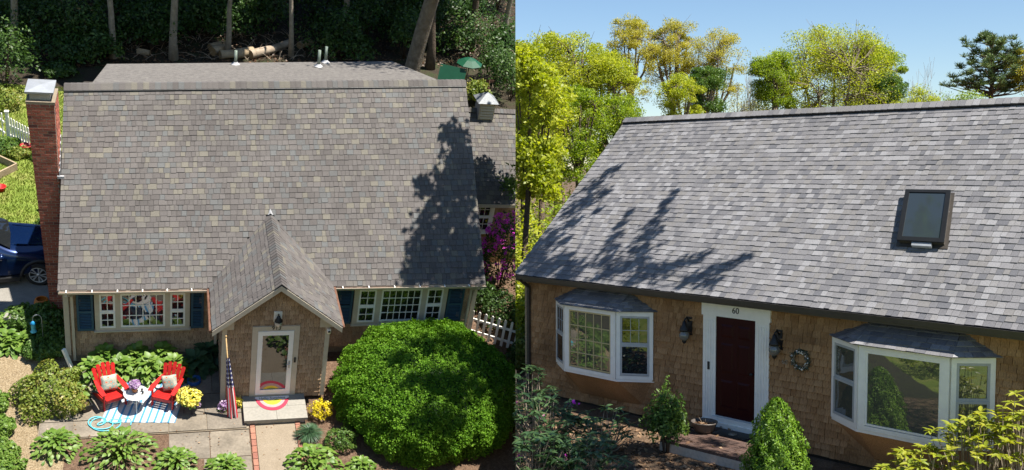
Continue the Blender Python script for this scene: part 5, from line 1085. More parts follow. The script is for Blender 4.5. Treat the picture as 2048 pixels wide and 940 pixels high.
# skylight
sk = MB()
for x0, x1, y0, y1 in ((-.41, -.33, -.64, .64), (.33, .41, -.64, .64), (-.33, .33, .57, .64), (-.33, .33, -.64, -.55)): sk.box(x0, x1, y0, y1, .0, .11, SKM)
sky_o = part('skylight', sk, m_bronze, hs)
part('skylight_frame', MB().box(-.43, -.345, -.665, .66, .111, .135, SKM).box(.345, .43, -.665, .66, .111, .135, SKM).box(-.345, .345, .585, .66, .111, .135, SKM).box(-.345, .345, -.665, -.57, .111, .135, SKM), paint('grey_aluminium', (.035, .036, .038), rough=.35, metallic=.6), sky_o)
part('pane', MB().box(-.345, .345, -.57, .585, .09, .118, SKM), m_sky_glass, sky_o)
part('skylight_motor', MB().box(-.16, .2, -.75, -.665, .04, .1, SKM), m_galv, sky_o)
part('curb_flashing', MB().box(-.47, .47, -.72, .70, .008, .024, SKM), m_bronze, sky_o)
# front door
DX0, DX1, DB, DT = -.45, .475, .16, 2.19
tri = part('door_trim', MB().box(DX0 - .31, DX0, -.05, -.002, -.04, DT).box(DX1, DX1 + .31, -.05, -.002, -.04, DT).box(DX0 - .34, DX1 + .34, -.065, -.002, DT + .001, DT + .30), m_white, hs)
part('cornice', MB().box(DX0 - .37, DX1 + .37, -.1, -.002, DT + .3, DT + .335).box(DX0 - .40, DX1 + .40, -.13, -.002, DT + .335, DT + .36), m_white, tri)
for x0 in (DX0 - .27, DX1 + .05):
    for j in range(4): part('flute', MB().box(x0 + j * .06, x0 + j * .06 + .03, -.062, -.05, .12, DT - .1), m_white, tri)
part('threshold', MB().box(DX0 - .3, DX1 + .3, -.2, -.051, -.05, .06).box(DX0 - .02, DX1 + .02, -.16, -.003, .06, DB), m_white, tri)
dr = part('front_door', MB().box(DX0, DX1, -.03, .02, DB, DT), m_door_red, hs)
for (xa, xb) in ((DX0 + .12, DX0 + .41), (DX1 - .41, DX1 - .12)):
    for (za, zb) in ((DB + .2, DB + .75), (DB + .9, DB + 1.5), (DB + 1.62, DB + 1.88)):
        part('raised_panel', MB().add([(xa, -.031, za), (xb, -.031, za), (xb, -.031, zb), (xa, -.031, zb), (xa + .04, -.045, za + .04), (xb - .04, -.045, za + .04), (xb - .04, -.045, zb - .04), (xa + .04, -.045, zb - .04)], [(4, 5, 6, 7), (0, 1, 5, 4), (1, 2, 6, 5), (2, 3, 7, 6), (3, 0, 4, 7)]), m_door_red, dr)
part('door_knob', MB().lathe([(0, .07), (.03, .06), (.03, .03), (.012, .02), (.012, 0)], 12, M=Matrix.Translation((DX1 - .07, -.03, 1.12)) @ FRONT), m_dark, dr)
text_mesh('house_number', '60', .17, m_dark, hs, Matrix.Translation((.03, -.068, DT + .15)) @ FRONT)
part('doorbell', MB().box(DX0 - .18, DX0 - .13, -.075, -.05, 1.08, 1.24), m_dark, hs)
text_mesh('small_house_number', '60', .13, m_twig, hs, Matrix.Translation((1.13, -.045, 1.47)) @ FRONT)
m_clear = glass_mat('lantern_glass', tint=(.14, .14, .13), ior=1.7, rough=.05)
def lantern(x, z):
    l = part('wall_lantern', MB().box(x - .07, x + .07, -.04, -.012, z - .08, z + .3).tube([(x, -.04, z + .2), (x, -.12, z + .3), (x, -.2, z + .24)], .016, 8), m_dark, hs)
    part('lantern_hood', MB().lathe([(0, .24), (.03, .23), (.05, .15), (.1, .06), (.105, .02), (0, .02)], 16, (x, -.2, z)), m_dark, l)
    part('lantern_globe', MB().lathe([(.07, .02), (.105, -.04), (.11, -.09), (.08, -.15), (.04, -.18), (0, -.18)], 16, (x, -.2, z)), m_clear, l)
    part('lantern_base', MB().lathe([(.045, -.17), (.05, -.2), (.02, -.24), (0, -.25)], 12, (x, -.2, z)), m_dark, l)
lantern(-1.12, 1.80); lantern(1.0, 1.78)
# wreath hangs on the wall
wp = (1.48, -.05, 1.56); wrt = thing('wreath', 'round grey green wreath with white berries hanging right of the lantern', 'wreath', wp)
part('ring', MB().tube([(.16 * math.cos(t * .2618), 0, .16 * math.sin(t * .2618)) for t in range(25)], .02, 7, cap=False), m_twig, wrt)
n = 700; t = nrg.uniform(0, 6.283, n); q = nrg.normal(size=(n, 3)) * .026; C = np.stack([.165 * np.cos(t), np.zeros(n) - .01, .165 * np.sin(t)], 1) + q
cloud('sprigs', C, leaf_mat('grey_green_sprig', [(0, (.03, .06, .04)), (1, (.10, .15, .11))]), wrt, L=.04, W=.018)
t = nrg.uniform(0, 6.283, 60); C = np.stack([.165 * np.cos(t), np.full(60, -.045), .165 * np.sin(t)], 1) + nrg.normal(size=(60, 3)) * .02
cloud('berries', C, m_white, wrt, L=.03, W=.03)
# bay windows
m_brass = paint('brass_grid', (.52, .42, .22), rough=.5)
def face(p, q):
    p, q = Vector(p), Vector(q); x = (q - p).normalized(); z = Vector((0, 0, 1)); y = z.cross(x); M = Matrix.Identity(4)
    for i in range(3): M[i][0] = x[i]; M[i][1] = y[i]; M[i][2] = z[i]; M[i][3] = p[i]
    return M, (q - p).length
def bay(x0, f0, f1, x1, z0, z1, d, front, side, sidegl, roofz):
    by = part('bay_box', MB().prism([(x0 + .03, -.001, z0), (f0 + .02, -d + .06, z0), (f1 - .02, -d + .06, z0), (x1 - .03, -.001, z0)], (0, 0, z1 - z0)), m_dark, hs)
    part('bay_sill', MB().prism([(x0 - .05, -.003, z0 - .055), (f0 - .03, -d - .05, z0 - .055), (f1 + .03, -d - .05, z0 - .055), (x1 + .05, -.003, z0 - .055)], (0, 0, .05)), m_white, hs)
    mb = MB(); tp = [(x0, -.004, z0 - .056), (f0, -d, z0 - .056), (f1, -d, z0 - .056), (x1, -.004, z0 - .056)]; bt = [(x0 + .25, -.004, z0 - .6), (f0 + .12, -.08, z0 - .6), (f1 - .12, -.08, z0 - .6), (x1 - .25, -.004, z0 - .6)]
    mb.add(tp + bt, [(0, 4, 5, 1), (1, 5, 6, 2), (2, 6, 7, 3), (4, 7, 6, 5)]); part('bay_skirt', mb, m_cedarR, hs)
    for (p, q, kind) in (((x0, 0, 0), (f0, -d, 0), 's'), ((f0, -d, 0), (f1, -d, 0), 'f'), ((f1, -d, 0), (x1, 0, 0), 's')):
        M, L = face(p, q); M = Matrix.Translation((0, -.012, 0)) @ M
        if kind == 'f': window(hs, M, 0, L, z0, z1, [(.13, L - .13, [(z0 + .09, z1 - .1, *front)])], casing=.1, sill=False, glass=m_glassR, sw=.035, mun=.022, mat_sash=m_brass if front[0] > 1 else m_white)
        else: zm = (z0 + z1) / 2 + .02; window(hs, M, 0, L, z0, z1, [(.08, L - .08, [(z0 + .09, zm, 1, 1), (zm, z1 - .1, *side)])], casing=.1, sill=False, glass=sidegl, sw=.045, mun=.012, mat_sash=paint('grey_sash', (.42, .43, .43)))
    o = .14; e = [Vector(p) for p in ((x0 - .13, -.003, z1 + .0), (f0 - .07, -d - o, z1 + .0), (f1 + .07, -d - o, z1 + .0), (x1 + .13, -.003, z1 + .0))]; tpz = [Vector((f0 + .02, -.003, roofz)), Vector((f1 - .02, -.003, roofz))]
    mb = MB().add(e + tpz, [(0, 1, 4), (1, 2, 5, 4), (2, 3, 5), (3, 2, 1, 0)]); br = part('bay_roof', mb, m_deckR, hs)
    ts = tabs(e[1], e[2], tpz[0], tpz[1], .14, .13, .26, rg) + tabs(e[0], e[1], tpz[0] - Vector((.001, 0, 0)), tpz[0] + Vector((.0, -.001, 0)), .14, .13, .26, rg) + tabs(e[2], e[3], tpz[1] - Vector((0, .001, 0)), tpz[1] + Vector((.001, 0, 0)), .14, .13, .26, rg)
    lay(ts, 20, 'bay_shingle', 'bay_shingle_field', m_roofR, br, order=lambda t: t[0])
bay(-4.92, -4.22, -2.72, -2.08, .62, 2.10, .46, (5, 4), (3, 2), m_glass, 2.46)
bay(2.14, 2.88, 4.46, 4.98, .60, 2.10, .46, (1, 1), (1, 1), m_glassR, 2.46)

# ---- stoop and things at the door
m_stoop = piece_mat('old_brown_brick', [(0, (.10, .06, .048)), (.5, (.13, .08, .062)), (1, (.085, .055, .047))], grain=.3, gscale=40, interp='LINEAR', stain=.3)
st = thing('brick_stoop', 'dark brick stoop in front of the red door', 'stoop')
part('stoop_base', MB().box(-.55, 1.5, -1.72, -.21, GZ - .05, -.085), m_mortar, st)
for j in range(7):
    for i in range(20):
        y = -.215 - (j + .5) * .215; x = -.55 + (i + .5) * .1025
        part('brick', MB().box(-.0465, .0465, -.1, .1, 0, .06 + rg.uniform(0, .006)), m_stoop, st, Matrix.Translation((x, y, -.09)) @ Matrix.Rotation(rg.uniform(-.02, .02), 4, 'Z'))
p = Rg(1410, 866, -.03); bw = thing('planter_bowl', 'wide dark planter bowl at the left of the door sill', 'planter', (p.x - .02, p.y, -.03))
part('bowl', MB().lathe([(0, 0), (.13, 0), (.2, .08), (.25, .2), (.265, .22), (.26, .235), (.235, .225), (.22, .17), (0, .16)], 26), paint('dark_glazed_clay', (.10, .085, .075), rough=.35), bw)
part('soil', MB().lathe([(0, .185), (.12, .18), (.225, .175)], 20), m_mulch, bw)
n = 60; C = nrg.uniform(-.15, .15, (n, 3)); C[:, 2] = .19; cloud('dry_leaves', C, m_dry, bw, L=.09, W=.05, up=1)
mb = MB()
for i in range(10): a = rg.uniform(0, 6.28); mb.tube([(.04 * math.cos(a), .04 * math.sin(a), .18), (.12 * math.cos(a), .12 * math.sin(a), .24 + rg.uniform(0, .08))], [.004, .002], 4)
part('dead_stems', mb, m_twig, bw)
p = Rg(1468, 884, -.02); dm = thing('scroll_doormat', 'black rubber doormat with pale curled pattern on the stoop', 'doormat', (.30, -.52, -.02))
part('mat_body', MB().box(-.38, .38, -.22, .22, 0, .012), m_dark, dm); mb = MB()
for s in (-1, 1):
    for k in range(3): mb.tube([(s * .02 + s * (.05 + .03 * k) * (1 - t * .07) * math.cos(t * .5 + k), -.02 + (.05 + .03 * k) * (1 - t * .07) * math.sin(t * .5 + k), .016) for t in range(11)], .008, 5)
part('scrolls', mb, m_twig, dm)
n = 1100; P_ = np.array([tuple(Rg(u, v, GZ)) for u, v in zip(nrg.uniform(1035, 1480, n), nrg.uniform(850, 960, n))]); P_ = P_[(P_[:, 1] < -.1)]; inst = (P_[:, 0] > -.55) & (P_[:, 0] < 1.5) & (P_[:, 1] > -1.72); P_[:, 2] = np.where(inst, -.015, GZ + .012)
cloud('fallen_leaves', P_[(~inst) | (nrg.random(len(P_)) < .18)], m_dry, None, L=.1, W=.065, up=1.2); tag(bpy.data.objects['fallen_leaves'], 'dry fallen leaves scattered on soil and stoop', 'leaf litter', kind='stuff')

# ---- shrubs with leaves of their own
LEAF_R = leaf_piece('rhododendron_leaf_shape', .16, .058, m_rhod, cup=.25, droop=.2); LEAF_Y = leaf_piece('young_leaf_shape', .15, .06, m_rhody, cup=.25, droop=.15)
def rhodo(name, label, loc, r, h, mesh, whorls, per, seed, s=1., fl=None, nfl=0, lowz=.25, stem=None, group=None, squash=1.):
    root = thing(name, label, 'shrub', loc, 0, group); rr_ = random.Random(seed); items = []; mb = MB(); ends = []
    for i in range(whorls):
        a = rr_.uniform(0, 6.283); t = rr_.random() ** .55; el = rr_.uniform(lowz, 1); q = Vector((r * t * math.cos(a), r * t * squash * math.sin(a), h * (lowz + (1 - lowz) * el * (1 - .45 * t * t)))); ends.append(q)
        b0 = Vector((.08 * math.cos(a), .08 * math.sin(a), 0)); m1 = b0.lerp(q, .5) + Vector((rr_.uniform(-.1, .1), rr_.uniform(-.1, .1), -.08))
        mb.tube([b0, m1, q], [.014, .009, .005], 5, cap=False); a0 = rr_.uniform(0, 6.28)
        for k in range(per): items.append((q + Vector((0, 0, rr_.uniform(-.02, .02))), a0 + k * 6.283 / per + rr_.uniform(-.25, .25), rr_.uniform(-.25, .55), s * rr_.uniform(.7, 1.15)))
    leafy(root, mesh, items); part('branch', mb, stem or m_twig, root)
    if fl:
        C = np.repeat(np.array([tuple(e) for e in rr_.sample(ends, nfl)]), 16, 0) + nrg.normal(size=(nfl * 16, 3)) * .035 + np.array([0, 0, .05]); cloud('blossom', C, fl, root, L=.06, W=.05)
    return root
for i, (u, v, r, h, wn, lab, fl) in enumerate(((1085, 905, .8, 1.2, 100, 'dark leaved rhododendron below the left bay window', 3), (1165, 965, .8, .85, 100, 'dark leaved rhododendron spreading along the bottom edge', 0), (1070, 970, .7, 1.0, 85, 'dark leaved rhododendron at the lower left corner', 2), (1062, 850, .55, 1.3, 40, 'tall thin rhododendron beside the corner downspout', 0), (1205, 905, .55, .95, 40, 'leggy rhododendron under the bay window skirt', 0))):
    p = Rg(u, v, GZ); rhodo('rhododendron', lab, (p.x, p.y, GZ), r, h, LEAF_R, wn, 6, 60 + i, s=1.1, fl=m_fl_mag if fl else None, nfl=fl, group='rhododendrons under the left bay')
p = Rg(1332, 905, GZ); shrub('laurel_shrub', 'bushy green shrub left of the planter bowl', (p.x, p.y, GZ), .42, 1.2, m_green, n=2600, L=.085, W=.035, lump=.3, fill=.7, z0=.5, stems=9)
# dwarf conical spruce
p = Rg(1552, 985, GZ); sp_ = thing('dwarf_spruce', 'bright green conical dwarf spruce right of the door', 'shrub', (p.x, p.y, GZ)); n = 17000
t = nrg.random(n) ** .62; az = nrg.uniform(0, 6.283, n); hh = 1.62; prof_ = (1 - (1 - t)) ; z = hh * (1 - t * .96); rr = .62 * t ** .52 * (1 - .16 * t ** 3) * (1 + .13 * np.sin(5 * az + 11 * t) + .10 * np.sin(9 * az - 19 * t) + .06 * np.sin(17 * az + 31 * t)) * (1 - .35 * nrg.random(n) ** 2)
C = np.stack([rr * np.cos(az), rr * np.sin(az), z], 1); out = np.stack([np.cos(az), np.sin(az), np.full(n, .35)], 1)
cloud('foliage', C, m_spruce, sp_, L=.055, W=.022, up=.2, out=out * .8)
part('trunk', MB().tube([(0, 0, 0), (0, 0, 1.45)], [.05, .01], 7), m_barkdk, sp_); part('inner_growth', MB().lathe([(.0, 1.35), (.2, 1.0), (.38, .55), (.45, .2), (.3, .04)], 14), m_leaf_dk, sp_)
# young rhododendron, near, at the lower right
for i, (u, v, dep, r, h, wn, lab) in enumerate(((1950, 1075, 15.5, .8, 2.0, 75, 'bright yellow green rhododendron at the lower right corner'), (1845, 1085, 15.6, .75, 1.55, 65, 'bright yellow green rhododendron below the right bay window'), (2045, 1080, 15.2, .6, 2.3, 50, 'bright yellow green rhododendron at the right edge'))):
    p = Rd(u, v, dep); rhodo('young_rhododendron', lab, (p.x, p.y, p.z), r, h, LEAF_Y, wn, 7, 90 + i, s=1.0, lowz=.45, group='young rhododendrons at the right')
    mb_ = None
for (u, v, dep) in ():
    pass

# ---- trees behind the house
m_barkb = noise_mat('pale_twiggy_bark', [(.3, (.22, .19, .17)), (.7, (.36, .32, .29))], scale=5, bump=.5)
def dome_tree(label, b, hgt, R, leafm, bark, seed, n, ls, low=0., tr=.15, group=None, tall=.85):
    root = thing('spring_tree', label, 'tree', (b.x, b.y, GZ), 0, group); q = np.random.default_rng(seed); Rz = R * tall; zc = hgt - Rz; mb = MB()
    nl = 9; anchors = []; base = Vector((0, 0, max(.8, zc - Rz * 1.25)))
    mb.tube([(0, 0, -.2), (q.uniform(-.15, .15), q.uniform(-.15, .15), base.z * .55), base], [tr * 1.3, tr, tr * .8], 8)
    for i in range(nl):
        a = i * 2.4 + q.uniform(-.3, .3); s_ = q.uniform(.25, .75); e_ = Vector((R * s_ * math.cos(a) * .9, R * s_ * math.sin(a) * .9, zc + Rz * q.uniform(-.35, .45))); m_ = base.lerp(e_, .5) + Vector((e_.x * .18, e_.y * .18, -.1 * R))
        mb.tube([base - Vector((0, 0, q.uniform(0, .6))), m_, e_], [tr * .5, tr * .34, tr * .2], 6, cap=False); anchors += [m_, e_]
    nc = int(26 + 17 * R * R); C_ = []; wts = []
    for i in range(nc):
        d = q.normal(size=3); d /= np.linalg.norm(d); d[2] = d[2] if d[2] > -.75 else -d[2]; rad = q.random() ** .38; p = Vector((d[0] * R * rad, d[1] * R * rad, zc + d[2] * Rz * rad)); p *= 1
        if d[2] < -.2 and q.random() < .35: continue
        an = min(anchors, key=lambda t: (t - p).length); md = an.lerp(p, .5) + Vector((q.uniform(-.12, .12), q.uniform(-.12, .12), q.uniform(-.05, .15))) * R * .5
        mb.tube([an, md, p], [tr * .16, tr * .11, tr * .05], 4, cap=False); C_.append(tuple(p)); wts.append(q.uniform(.4, 1.3) * (1 if rad > .6 else .55))
        for k in range(2): e2 = p + Vector(q.normal(size=3) * .22 * R ** .5); mb.tube([md, e2], [tr * .07, tr * .03], 3, cap=False)
    for i in range(int(nc * low)): a = q.uniform(0, 6.28); C_.append((R * .6 * math.cos(a), R * .6 * math.sin(a), zc - Rz * q.uniform(.6, 1.6))); wts.append(.6)
    part('trunk', mb, bark, root); C_ = np.array(C_); wts = np.array(wts); idx = q.choice(len(C_), n, p=wts / wts.sum()); cr = .30 * R ** .55
    C = C_[idx] + unit(q.normal(size=(n, 3))) * (q.random((n, 1)) ** .45) * cr * np.array([1.25, 1.25, .8]) * (.6 + .8 * q.random(len(C_)))[idx][:, None]
    cloud('crown', C, leafm, root, L=ls, W=ls * .6, up=.5); return root
def bg(u, vt, hw, dep, lab, leafm, seed, n, ls, name='spring_tree', **k):
    b = Rd(u, 326, dep); top = Rd(u, vt, dep)
    if n: return dome_tree(lab, b, top.z - GZ, hw * dep / FPX, leafm, k.get('bark') or m_bark, seed, int(n * k.get('dens', .62)), ls * 1.05, low=k.get('low', .55), tr=k.get('tr', .15), group='spring trees behind the house', tall=k.get('tall', .85))
    return bg_bare(u, vt, hw, dep, lab, leafm, seed, n, ls, name, **k)
def bg_bare(u, vt, hw, dep, lab, leafm, seed, n, ls, name='spring_tree', **k):
    b = Rd(u, 326, dep); top = Rd(u, vt, dep); return tree(name, lab, (b.x, b.y, GZ), top.z - GZ, hw * dep / FPX, leafm, seed=seed, nleaf=n, lsize=ls, group=k.pop('group', 'spring trees behind the house'), **k)
bg(1058, 100, 75, 29, 'near yellow green tree beside the left end of the roof', m_spring, 3, 17000, .115, low=1.2, dens=1.0, tall=1.5, levels=6, sigma=0.32, minz=.6, lw=.5, tr=.09, first=.7, sp=.6, bark=m_barkdk)
bg(1115, 70, 105, 46, 'broad yellow tree at the left of the sky', m_spring, 9, 67128, 0.083, levels=6, sigma=0.35, minz=3.5, tr=.2, bark=m_barkdk)
bg(1205, 108, 68, 42, 'yellow green tree with dark forked branches above the rake', m_spring, 12, 37591, 0.075, levels=6, sigma=0.30, minz=4, tr=.17, bark=m_barkdk)
bg(1262, 36, 56, 60, 'tall thin gold topped tree left of its twin', m_spring3, 15, 26851, 0.083, low=.15, tall=1.15, levels=6, sigma=0.34, minz=7.0, tr=.2, sp=.42)
bg(1345, 44, 58, 61, 'tall gold topped tree right of its twin', m_spring3, 18, 32221, 0.083, low=.15, tall=1.15, levels=6, sigma=0.35, minz=7.0, tr=.2, sp=.42)
bg(1430, 66, 62, 59, 'sparse gold tree with bare twigs on its right', m_spring3, 22, 26850, 0.075, low=.15, tall=1.15, levels=6, sigma=0.30, minz=8, tr=.17)
bg(1412, 135, 42, 52, 'dense green tree below the sparse gold one', m_green, 25, 28641, 0.083, levels=5, sigma=0.34, minz=4, tr=.15)
bg(1366, 152, 45, 50, 'low yellow green tree right of the twin trees', m_spring, 28, 23271, 0.075, levels=5, sigma=0.30, minz=4, tr=.13)
bg(1225, 190, 60, 40, 'low spring green tree above the ridge end', m_spring2, 31, 25060, 0.075, levels=5, sigma=0.30, minz=3, tr=.13)
bg(1470, 96, 52, 58, 'bare grey tree leaning over the gap of sky', m_spring3, 34, 0, .1, levels=7, tr=.12, sp=.55, ratio=.84, trunk=Vector((.35, .25, 1)), bark=m_barkb)
bg(1655, 60, 142, 58, 'great yellow green tree above the middle of the ridge', m_spring, 37, 98455, 0.091, levels=6, sigma=0.50, minz=4.5, tr=.28)
bg(1745, 96, 58, 61, 'green tree forming the right shoulder of the great yellow tree', m_spring2, 41, 46542, 0.091, levels=6, sigma=0.42, minz=5, tr=.22)
bg(1548, 108, 48, 56, 'yellow green tree at the left foot of the great tree', m_spring2, 44, 37591, 0.083, levels=6, sigma=0.38, minz=4.5, tr=.18)
bg(1772, 150, 42, 57, 'dark green tree at the right foot of the great tree', m_green, 47, 23271, 0.083, levels=5, sigma=0.34, minz=4.5, tr=.13)
bg(1845, 98, 62, 62, 'bare twiggy tree between great tree and pine', m_spring3, 50, 0, .1, levels=7, tr=.13, sp=.6, ratio=.84, bark=m_barkb)
bg(1835, 180, 45, 50, 'low yellow bush like tree below the bare tree', m_spring, 53, 15214, 0.075, levels=5, sigma=0.30, minz=4.5, tr=.1)
bg(1920, 185, 55, 50, 'low olive tree at the foot of the pine', m_spring2, 56, 17005, 0.075, levels=5, sigma=0.30, minz=4.5, tr=.1)
bg(2055, 95, 40, 55, 'gold tree at the right edge beyond the pine', m_spring3, 59, 16110, 0.083, levels=6, sigma=0.34, minz=4.5, tr=.15)
bg(1045, 88, 60, 38, 'full yellow green tree at the left edge of the sky', m_spring, 77, 16000, .115, low=.9, tall=1.5, dens=1.0, tr=.14, bark=m_barkdk)
bg(1085, 150, 60, 36, 'leafy yellow green tree filling the picture join', m_spring, 71, 22950, 0.082, low=.9, tall=1.3, levels=6, sigma=.3, minz=.8, tr=.12, first=.7, bark=m_barkdk)
bg(1155, 170, 55, 38, 'leafy spring green tree behind the upper rake', m_spring2, 74, 17850, 0.082, low=.9, tall=1.3, levels=6, sigma=.3, minz=1.5, tr=.12, first=.8, bark=m_barkdk)
bg(1500, 195, 60, 70, 'far low spring tree in the gap of sky', m_spring3, 62, 8055, 0.083, levels=5, sigma=0.34, minz=3.5, tr=.1)
# pine
b = Rd(1970, 326, 56); hp_ = Rd(1970, 55, 56).z - GZ; pn = thing('pitch_pine', 'dark green open crowned pine at the upper right', 'tree', (b.x, b.y, GZ)); pr_ = random.Random(8)
rt = MR.to_3x3() @ Vector((1, 0, 0)); fw = MR.to_3x3() @ Vector((0, 1, 0)); mb = MB(); mb.tube([(0, 0, -.2), (.1, 0, hp_ * .5), (.25, .1, hp_ * .8), (.2, 0, hp_ * .97)], [.2, .17, .1, .03], 9); tufts = []
zc_ = hp_ - 3.9
for i in range(74):
    t = pr_.random(); z0 = zc_ + 3.5 * t; a = pr_.uniform(0, 6.283); L = 2.5 * math.sqrt(1 - (t * .96) ** 2) * pr_.uniform(.4, 1.08); d = rt * math.cos(a) + fw * math.sin(a); d.z = 0
    p0 = Vector((.18, .05, max(zc_, z0 - .5))); p1 = p0 + d * L * .55 + Vector((0, 0, pr_.uniform(.0, .3))); p2 = p0 + d * L + Vector((0, 0, pr_.uniform(.2, .7))); mb.tube([p0, p1, p2], [.05, .03, .012], 5, cap=False)
    for q in (p2, p1.lerp(p2, .6) + Vector((pr_.uniform(-.2, .2), pr_.uniform(-.2, .2), .1)), p1 + Vector((pr_.uniform(-.25, .25), pr_.uniform(-.25, .25), .12))): tufts.append(q)
part('trunk', mb, m_barkdk, pn); T = np.array([tuple(q) for q in tufts]); n = 21000; id_ = nrg.integers(0, len(T), n); d = rdir(n); d[:, 2] = np.abs(d[:, 2]) * .9 + .1; d = unit(d)
C = T[id_] + d * nrg.uniform(.03, .3, n)[:, None]; link('crown', cloud_mesh('crown', C, d, rdir(n), .2, .035, m_needle), pn)
# undergrowth beyond the left gable
for i, (u, dep, r, h, mt_, lab) in enumerate(((1040, 27.5, .8, 1.9, m_spring2, 'spring shrub lowest beside the gable'), (1072, 28.5, 1.0, 2.9, m_spring, 'yellow shrub beside the gable edge'), (1110, 31, 1.2, 3.6, m_spring, 'yellow shrub behind the lower rake'), (1150, 33, 1.3, 4.2, m_spring2, 'spring green shrub behind the middle of the rake'), (1045, 33, 1.3, 4.0, m_spring, 'yellow shrub at the picture join'), (1085, 37, 1.5, 4.8, m_spring2, 'tall green shrub behind the yellow ones'), (1195, 38, 1.4, 4.8, m_spring, 'yellow shrub behind the upper rake'), (1050, 41, 1.6, 5.4, m_spring, 'tall yellow shrub at the picture join'), (1140, 42, 1.7, 5.6, m_spring, 'tall yellow shrub below the forked branches'), (1035, 26.5, .6, 1.0, m_shrub_y, 'rusty low shrub at the foot of the gable'), (1230, 42, 1.3, 5.2, m_spring2, 'spring green shrub behind the ridge end'))):
    b = Rd(u, 326, dep); shrub('thicket_shrub', lab, (b.x, b.y, GZ), r, h, mt_, n=3200, L=.12, W=.075, fill=.85, lump=.4, group='thicket beyond the gable', z0=h * .5, bark=m_bark, low=-.9, up=.5)
# ---- big oak standing just right of the picture: its long limbs pass above the frame and throw the leaf shadows
tb0 = Vector((8.3, -3.4, GZ)); ov = thing('overhanging_oak', 'big oak right of the frame whose high limbs shade roof and front yard', 'tree', tb0)
L_ = lambda p: Vector(p) - tb0
mb = MB().tube([(0, 0, -.2), (.1, 0, 3), (.1, .1, 6.5), (-.3, .2, 9.0), (-.4, .3, 11.5)], [.36, .3, .26, .22, .1], 11)
LIMB = [(8.0, -3.2, 9.0), (7.3, -2.4, 10.2), (6.0, -1.2, 10.6), (4.4, -.2, 10.3), (2.6, .2, 10.0), (.8, .2, 9.9), (-1.2, .3, 9.9)]
mb.tube([L_(p) for p in LIMB], [.18, .15, .12, .10, .08, .05, .03], 8)
TS = 7.8
def caster(x, y, dz=0.):
    z = ZE + (y - YE) * (6.43 - ZE) / (YR - YE); return Vector((x, y, z)) + SUN * (TS + dz)
spr = []                                     # sprays: chains of clump centres with radius
spr.append([(caster(-2.92, 1.78), .08), (caster(-2.95, 1.55), .13), (caster(-2.9, 1.3), .15), (caster(-2.95, 1.0), .19), (caster(-2.85, .75), .24), (caster(-2.75, .45), .28), (caster(-2.6, .15), .3), (caster(-2.45, -.12), .3)])
spr.append([(caster(-3.85, 1.22), .08), (caster(-3.82, .95), .13), (caster(-3.75, .68), .15), (caster(-3.68, .4), .18), (caster(-3.55, .12), .24), (caster(-3.3, -.1), .28), (caster(-3.0, -.05), .26)])
spr.append([(caster(-.1, .42), .12), (caster(-.35, .25), .16), (caster(-.75, .1), .18), (caster(-1.2, .3), .18), (caster(-1.55, .22), .22), (caster(-1.9, .02), .3), (caster(-2.2, .0), .26), (caster(-.6, -.1), .22), (caster(-1.1, -.12), .2)])
spr.append([(caster(-5.3, 2.3), .2), (caster(-5.5, 1.9), .28), (caster(-5.35, 1.5), .26), (caster(-5.6, 1.3), .32), (caster(-5.4, .9), .2), (caster(-5.7, .6), .24), (caster(-5.75, .1), .3), (caster(-5.2, .5), .12), (caster(-5.6, -.1), .28)])
spr.append([(caster(-4.85, -.02), .16), (caster(-4.75, .15), .1), (caster(-4.5, -.02), .08), (caster(-5.0, 1.7), .14), (caster(-4.85, 1.25), .1)])
fr = [(rg.uniform(1.6, 8.4), rg.uniform(-3.6, -.1)) for _ in range(40)]
for x, y in fr: spr.append([(Vector((x, y, 10.1 + rg.uniform(-.2, .8))), rg.uniform(.3, .5))])
CC = []
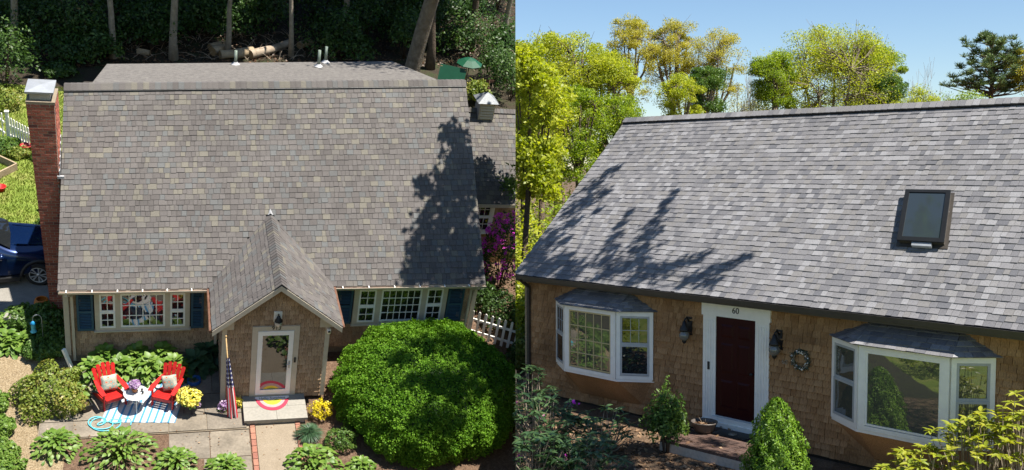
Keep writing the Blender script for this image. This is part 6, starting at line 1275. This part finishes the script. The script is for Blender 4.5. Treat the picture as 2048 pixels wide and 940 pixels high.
for s in spr:
    h0 = s[-1][0] - tb0; near = min((L_(p) for p in LIMB), key=lambda p: (p - h0).length); mb.tube([near, near.lerp(h0, .5) + Vector((0, 0, .12)), h0], [.035, .022, .014], 5, cap=False)
    ch = [q - tb0 for q, r in reversed(s)]
    if len(ch) > 1: mb.tube(ch, [.016 - .001 * i for i in range(len(ch))], 4, cap=False)
    for q, r in s: k = int(22 + 430 * r * r); CC.append(nrg.normal(size=(k, 3)) * r * np.array([.5, .42, .3]) + np.array(tuple(q - tb0)))
for i in range(14): CC.append(nrg.normal(size=(220, 3)) * .8 + np.array((rg.uniform(-1.2, 1.5), rg.uniform(-1.5, 1.5), 11.5 + rg.uniform(-.5, 1.5))))
part('trunk', mb, m_barkdk, ov); cloud('crown', np.concatenate(CC), m_green, ov, L=.14, W=.09, up=1.0, jit=.5)
# ------------------------------------------------------------------ each lot ends at the line where the two pictures meet
bpy.context.view_layer.update()
NEV = ('camera', 'sun')
def seam_pass():
    for o in list(COL.objects):
        if o.type != 'MESH' or o.name in NEV: continue
        side = OBJSIDE.get(o.name, 0)
        if not side or o.name.startswith('unseen_front_lawn') or (o.parent and o.parent.name in ('leaning_oak', 'overhanging_oak', 'lawn_shrub', 'lawn_shrub.001', 'lawn_shrub.002', 'lawn_shrub.003')): continue
        mw = o.matrix_world; n = SEAM_N * side; bb = [(mw @ Vector(c) - SEAM_P).dot(n) for c in o.bound_box]
        if min(bb) > 0: continue
        if max(bb) <= 0 or (o.data.users > 1 and len(o.data.vertices) < 60):
            if not o.children and (max(bb) <= 0 or sum(bb) < 0): bpy.data.objects.remove(o)
            continue
        iv = mw.inverted(); pco = iv @ SEAM_P; pn = (mw.to_3x3().transposed() @ n).normalized()
        if o.data.users > 1: o.data = o.data.copy()
        bm = bmesh.new(); bm.from_mesh(o.data)
        bmesh.ops.bisect_plane(bm, geom=bm.verts[:] + bm.edges[:] + bm.faces[:], plane_co=pco, plane_no=pn, clear_inner=True, dist=1e-5)
        bm.to_mesh(o.data); bm.free()
    bpy.context.view_layer.update()
    for o in list(COL.objects):
        if o.type == 'EMPTY' and not o.children: bpy.data.objects.remove(o)
seam_pass()
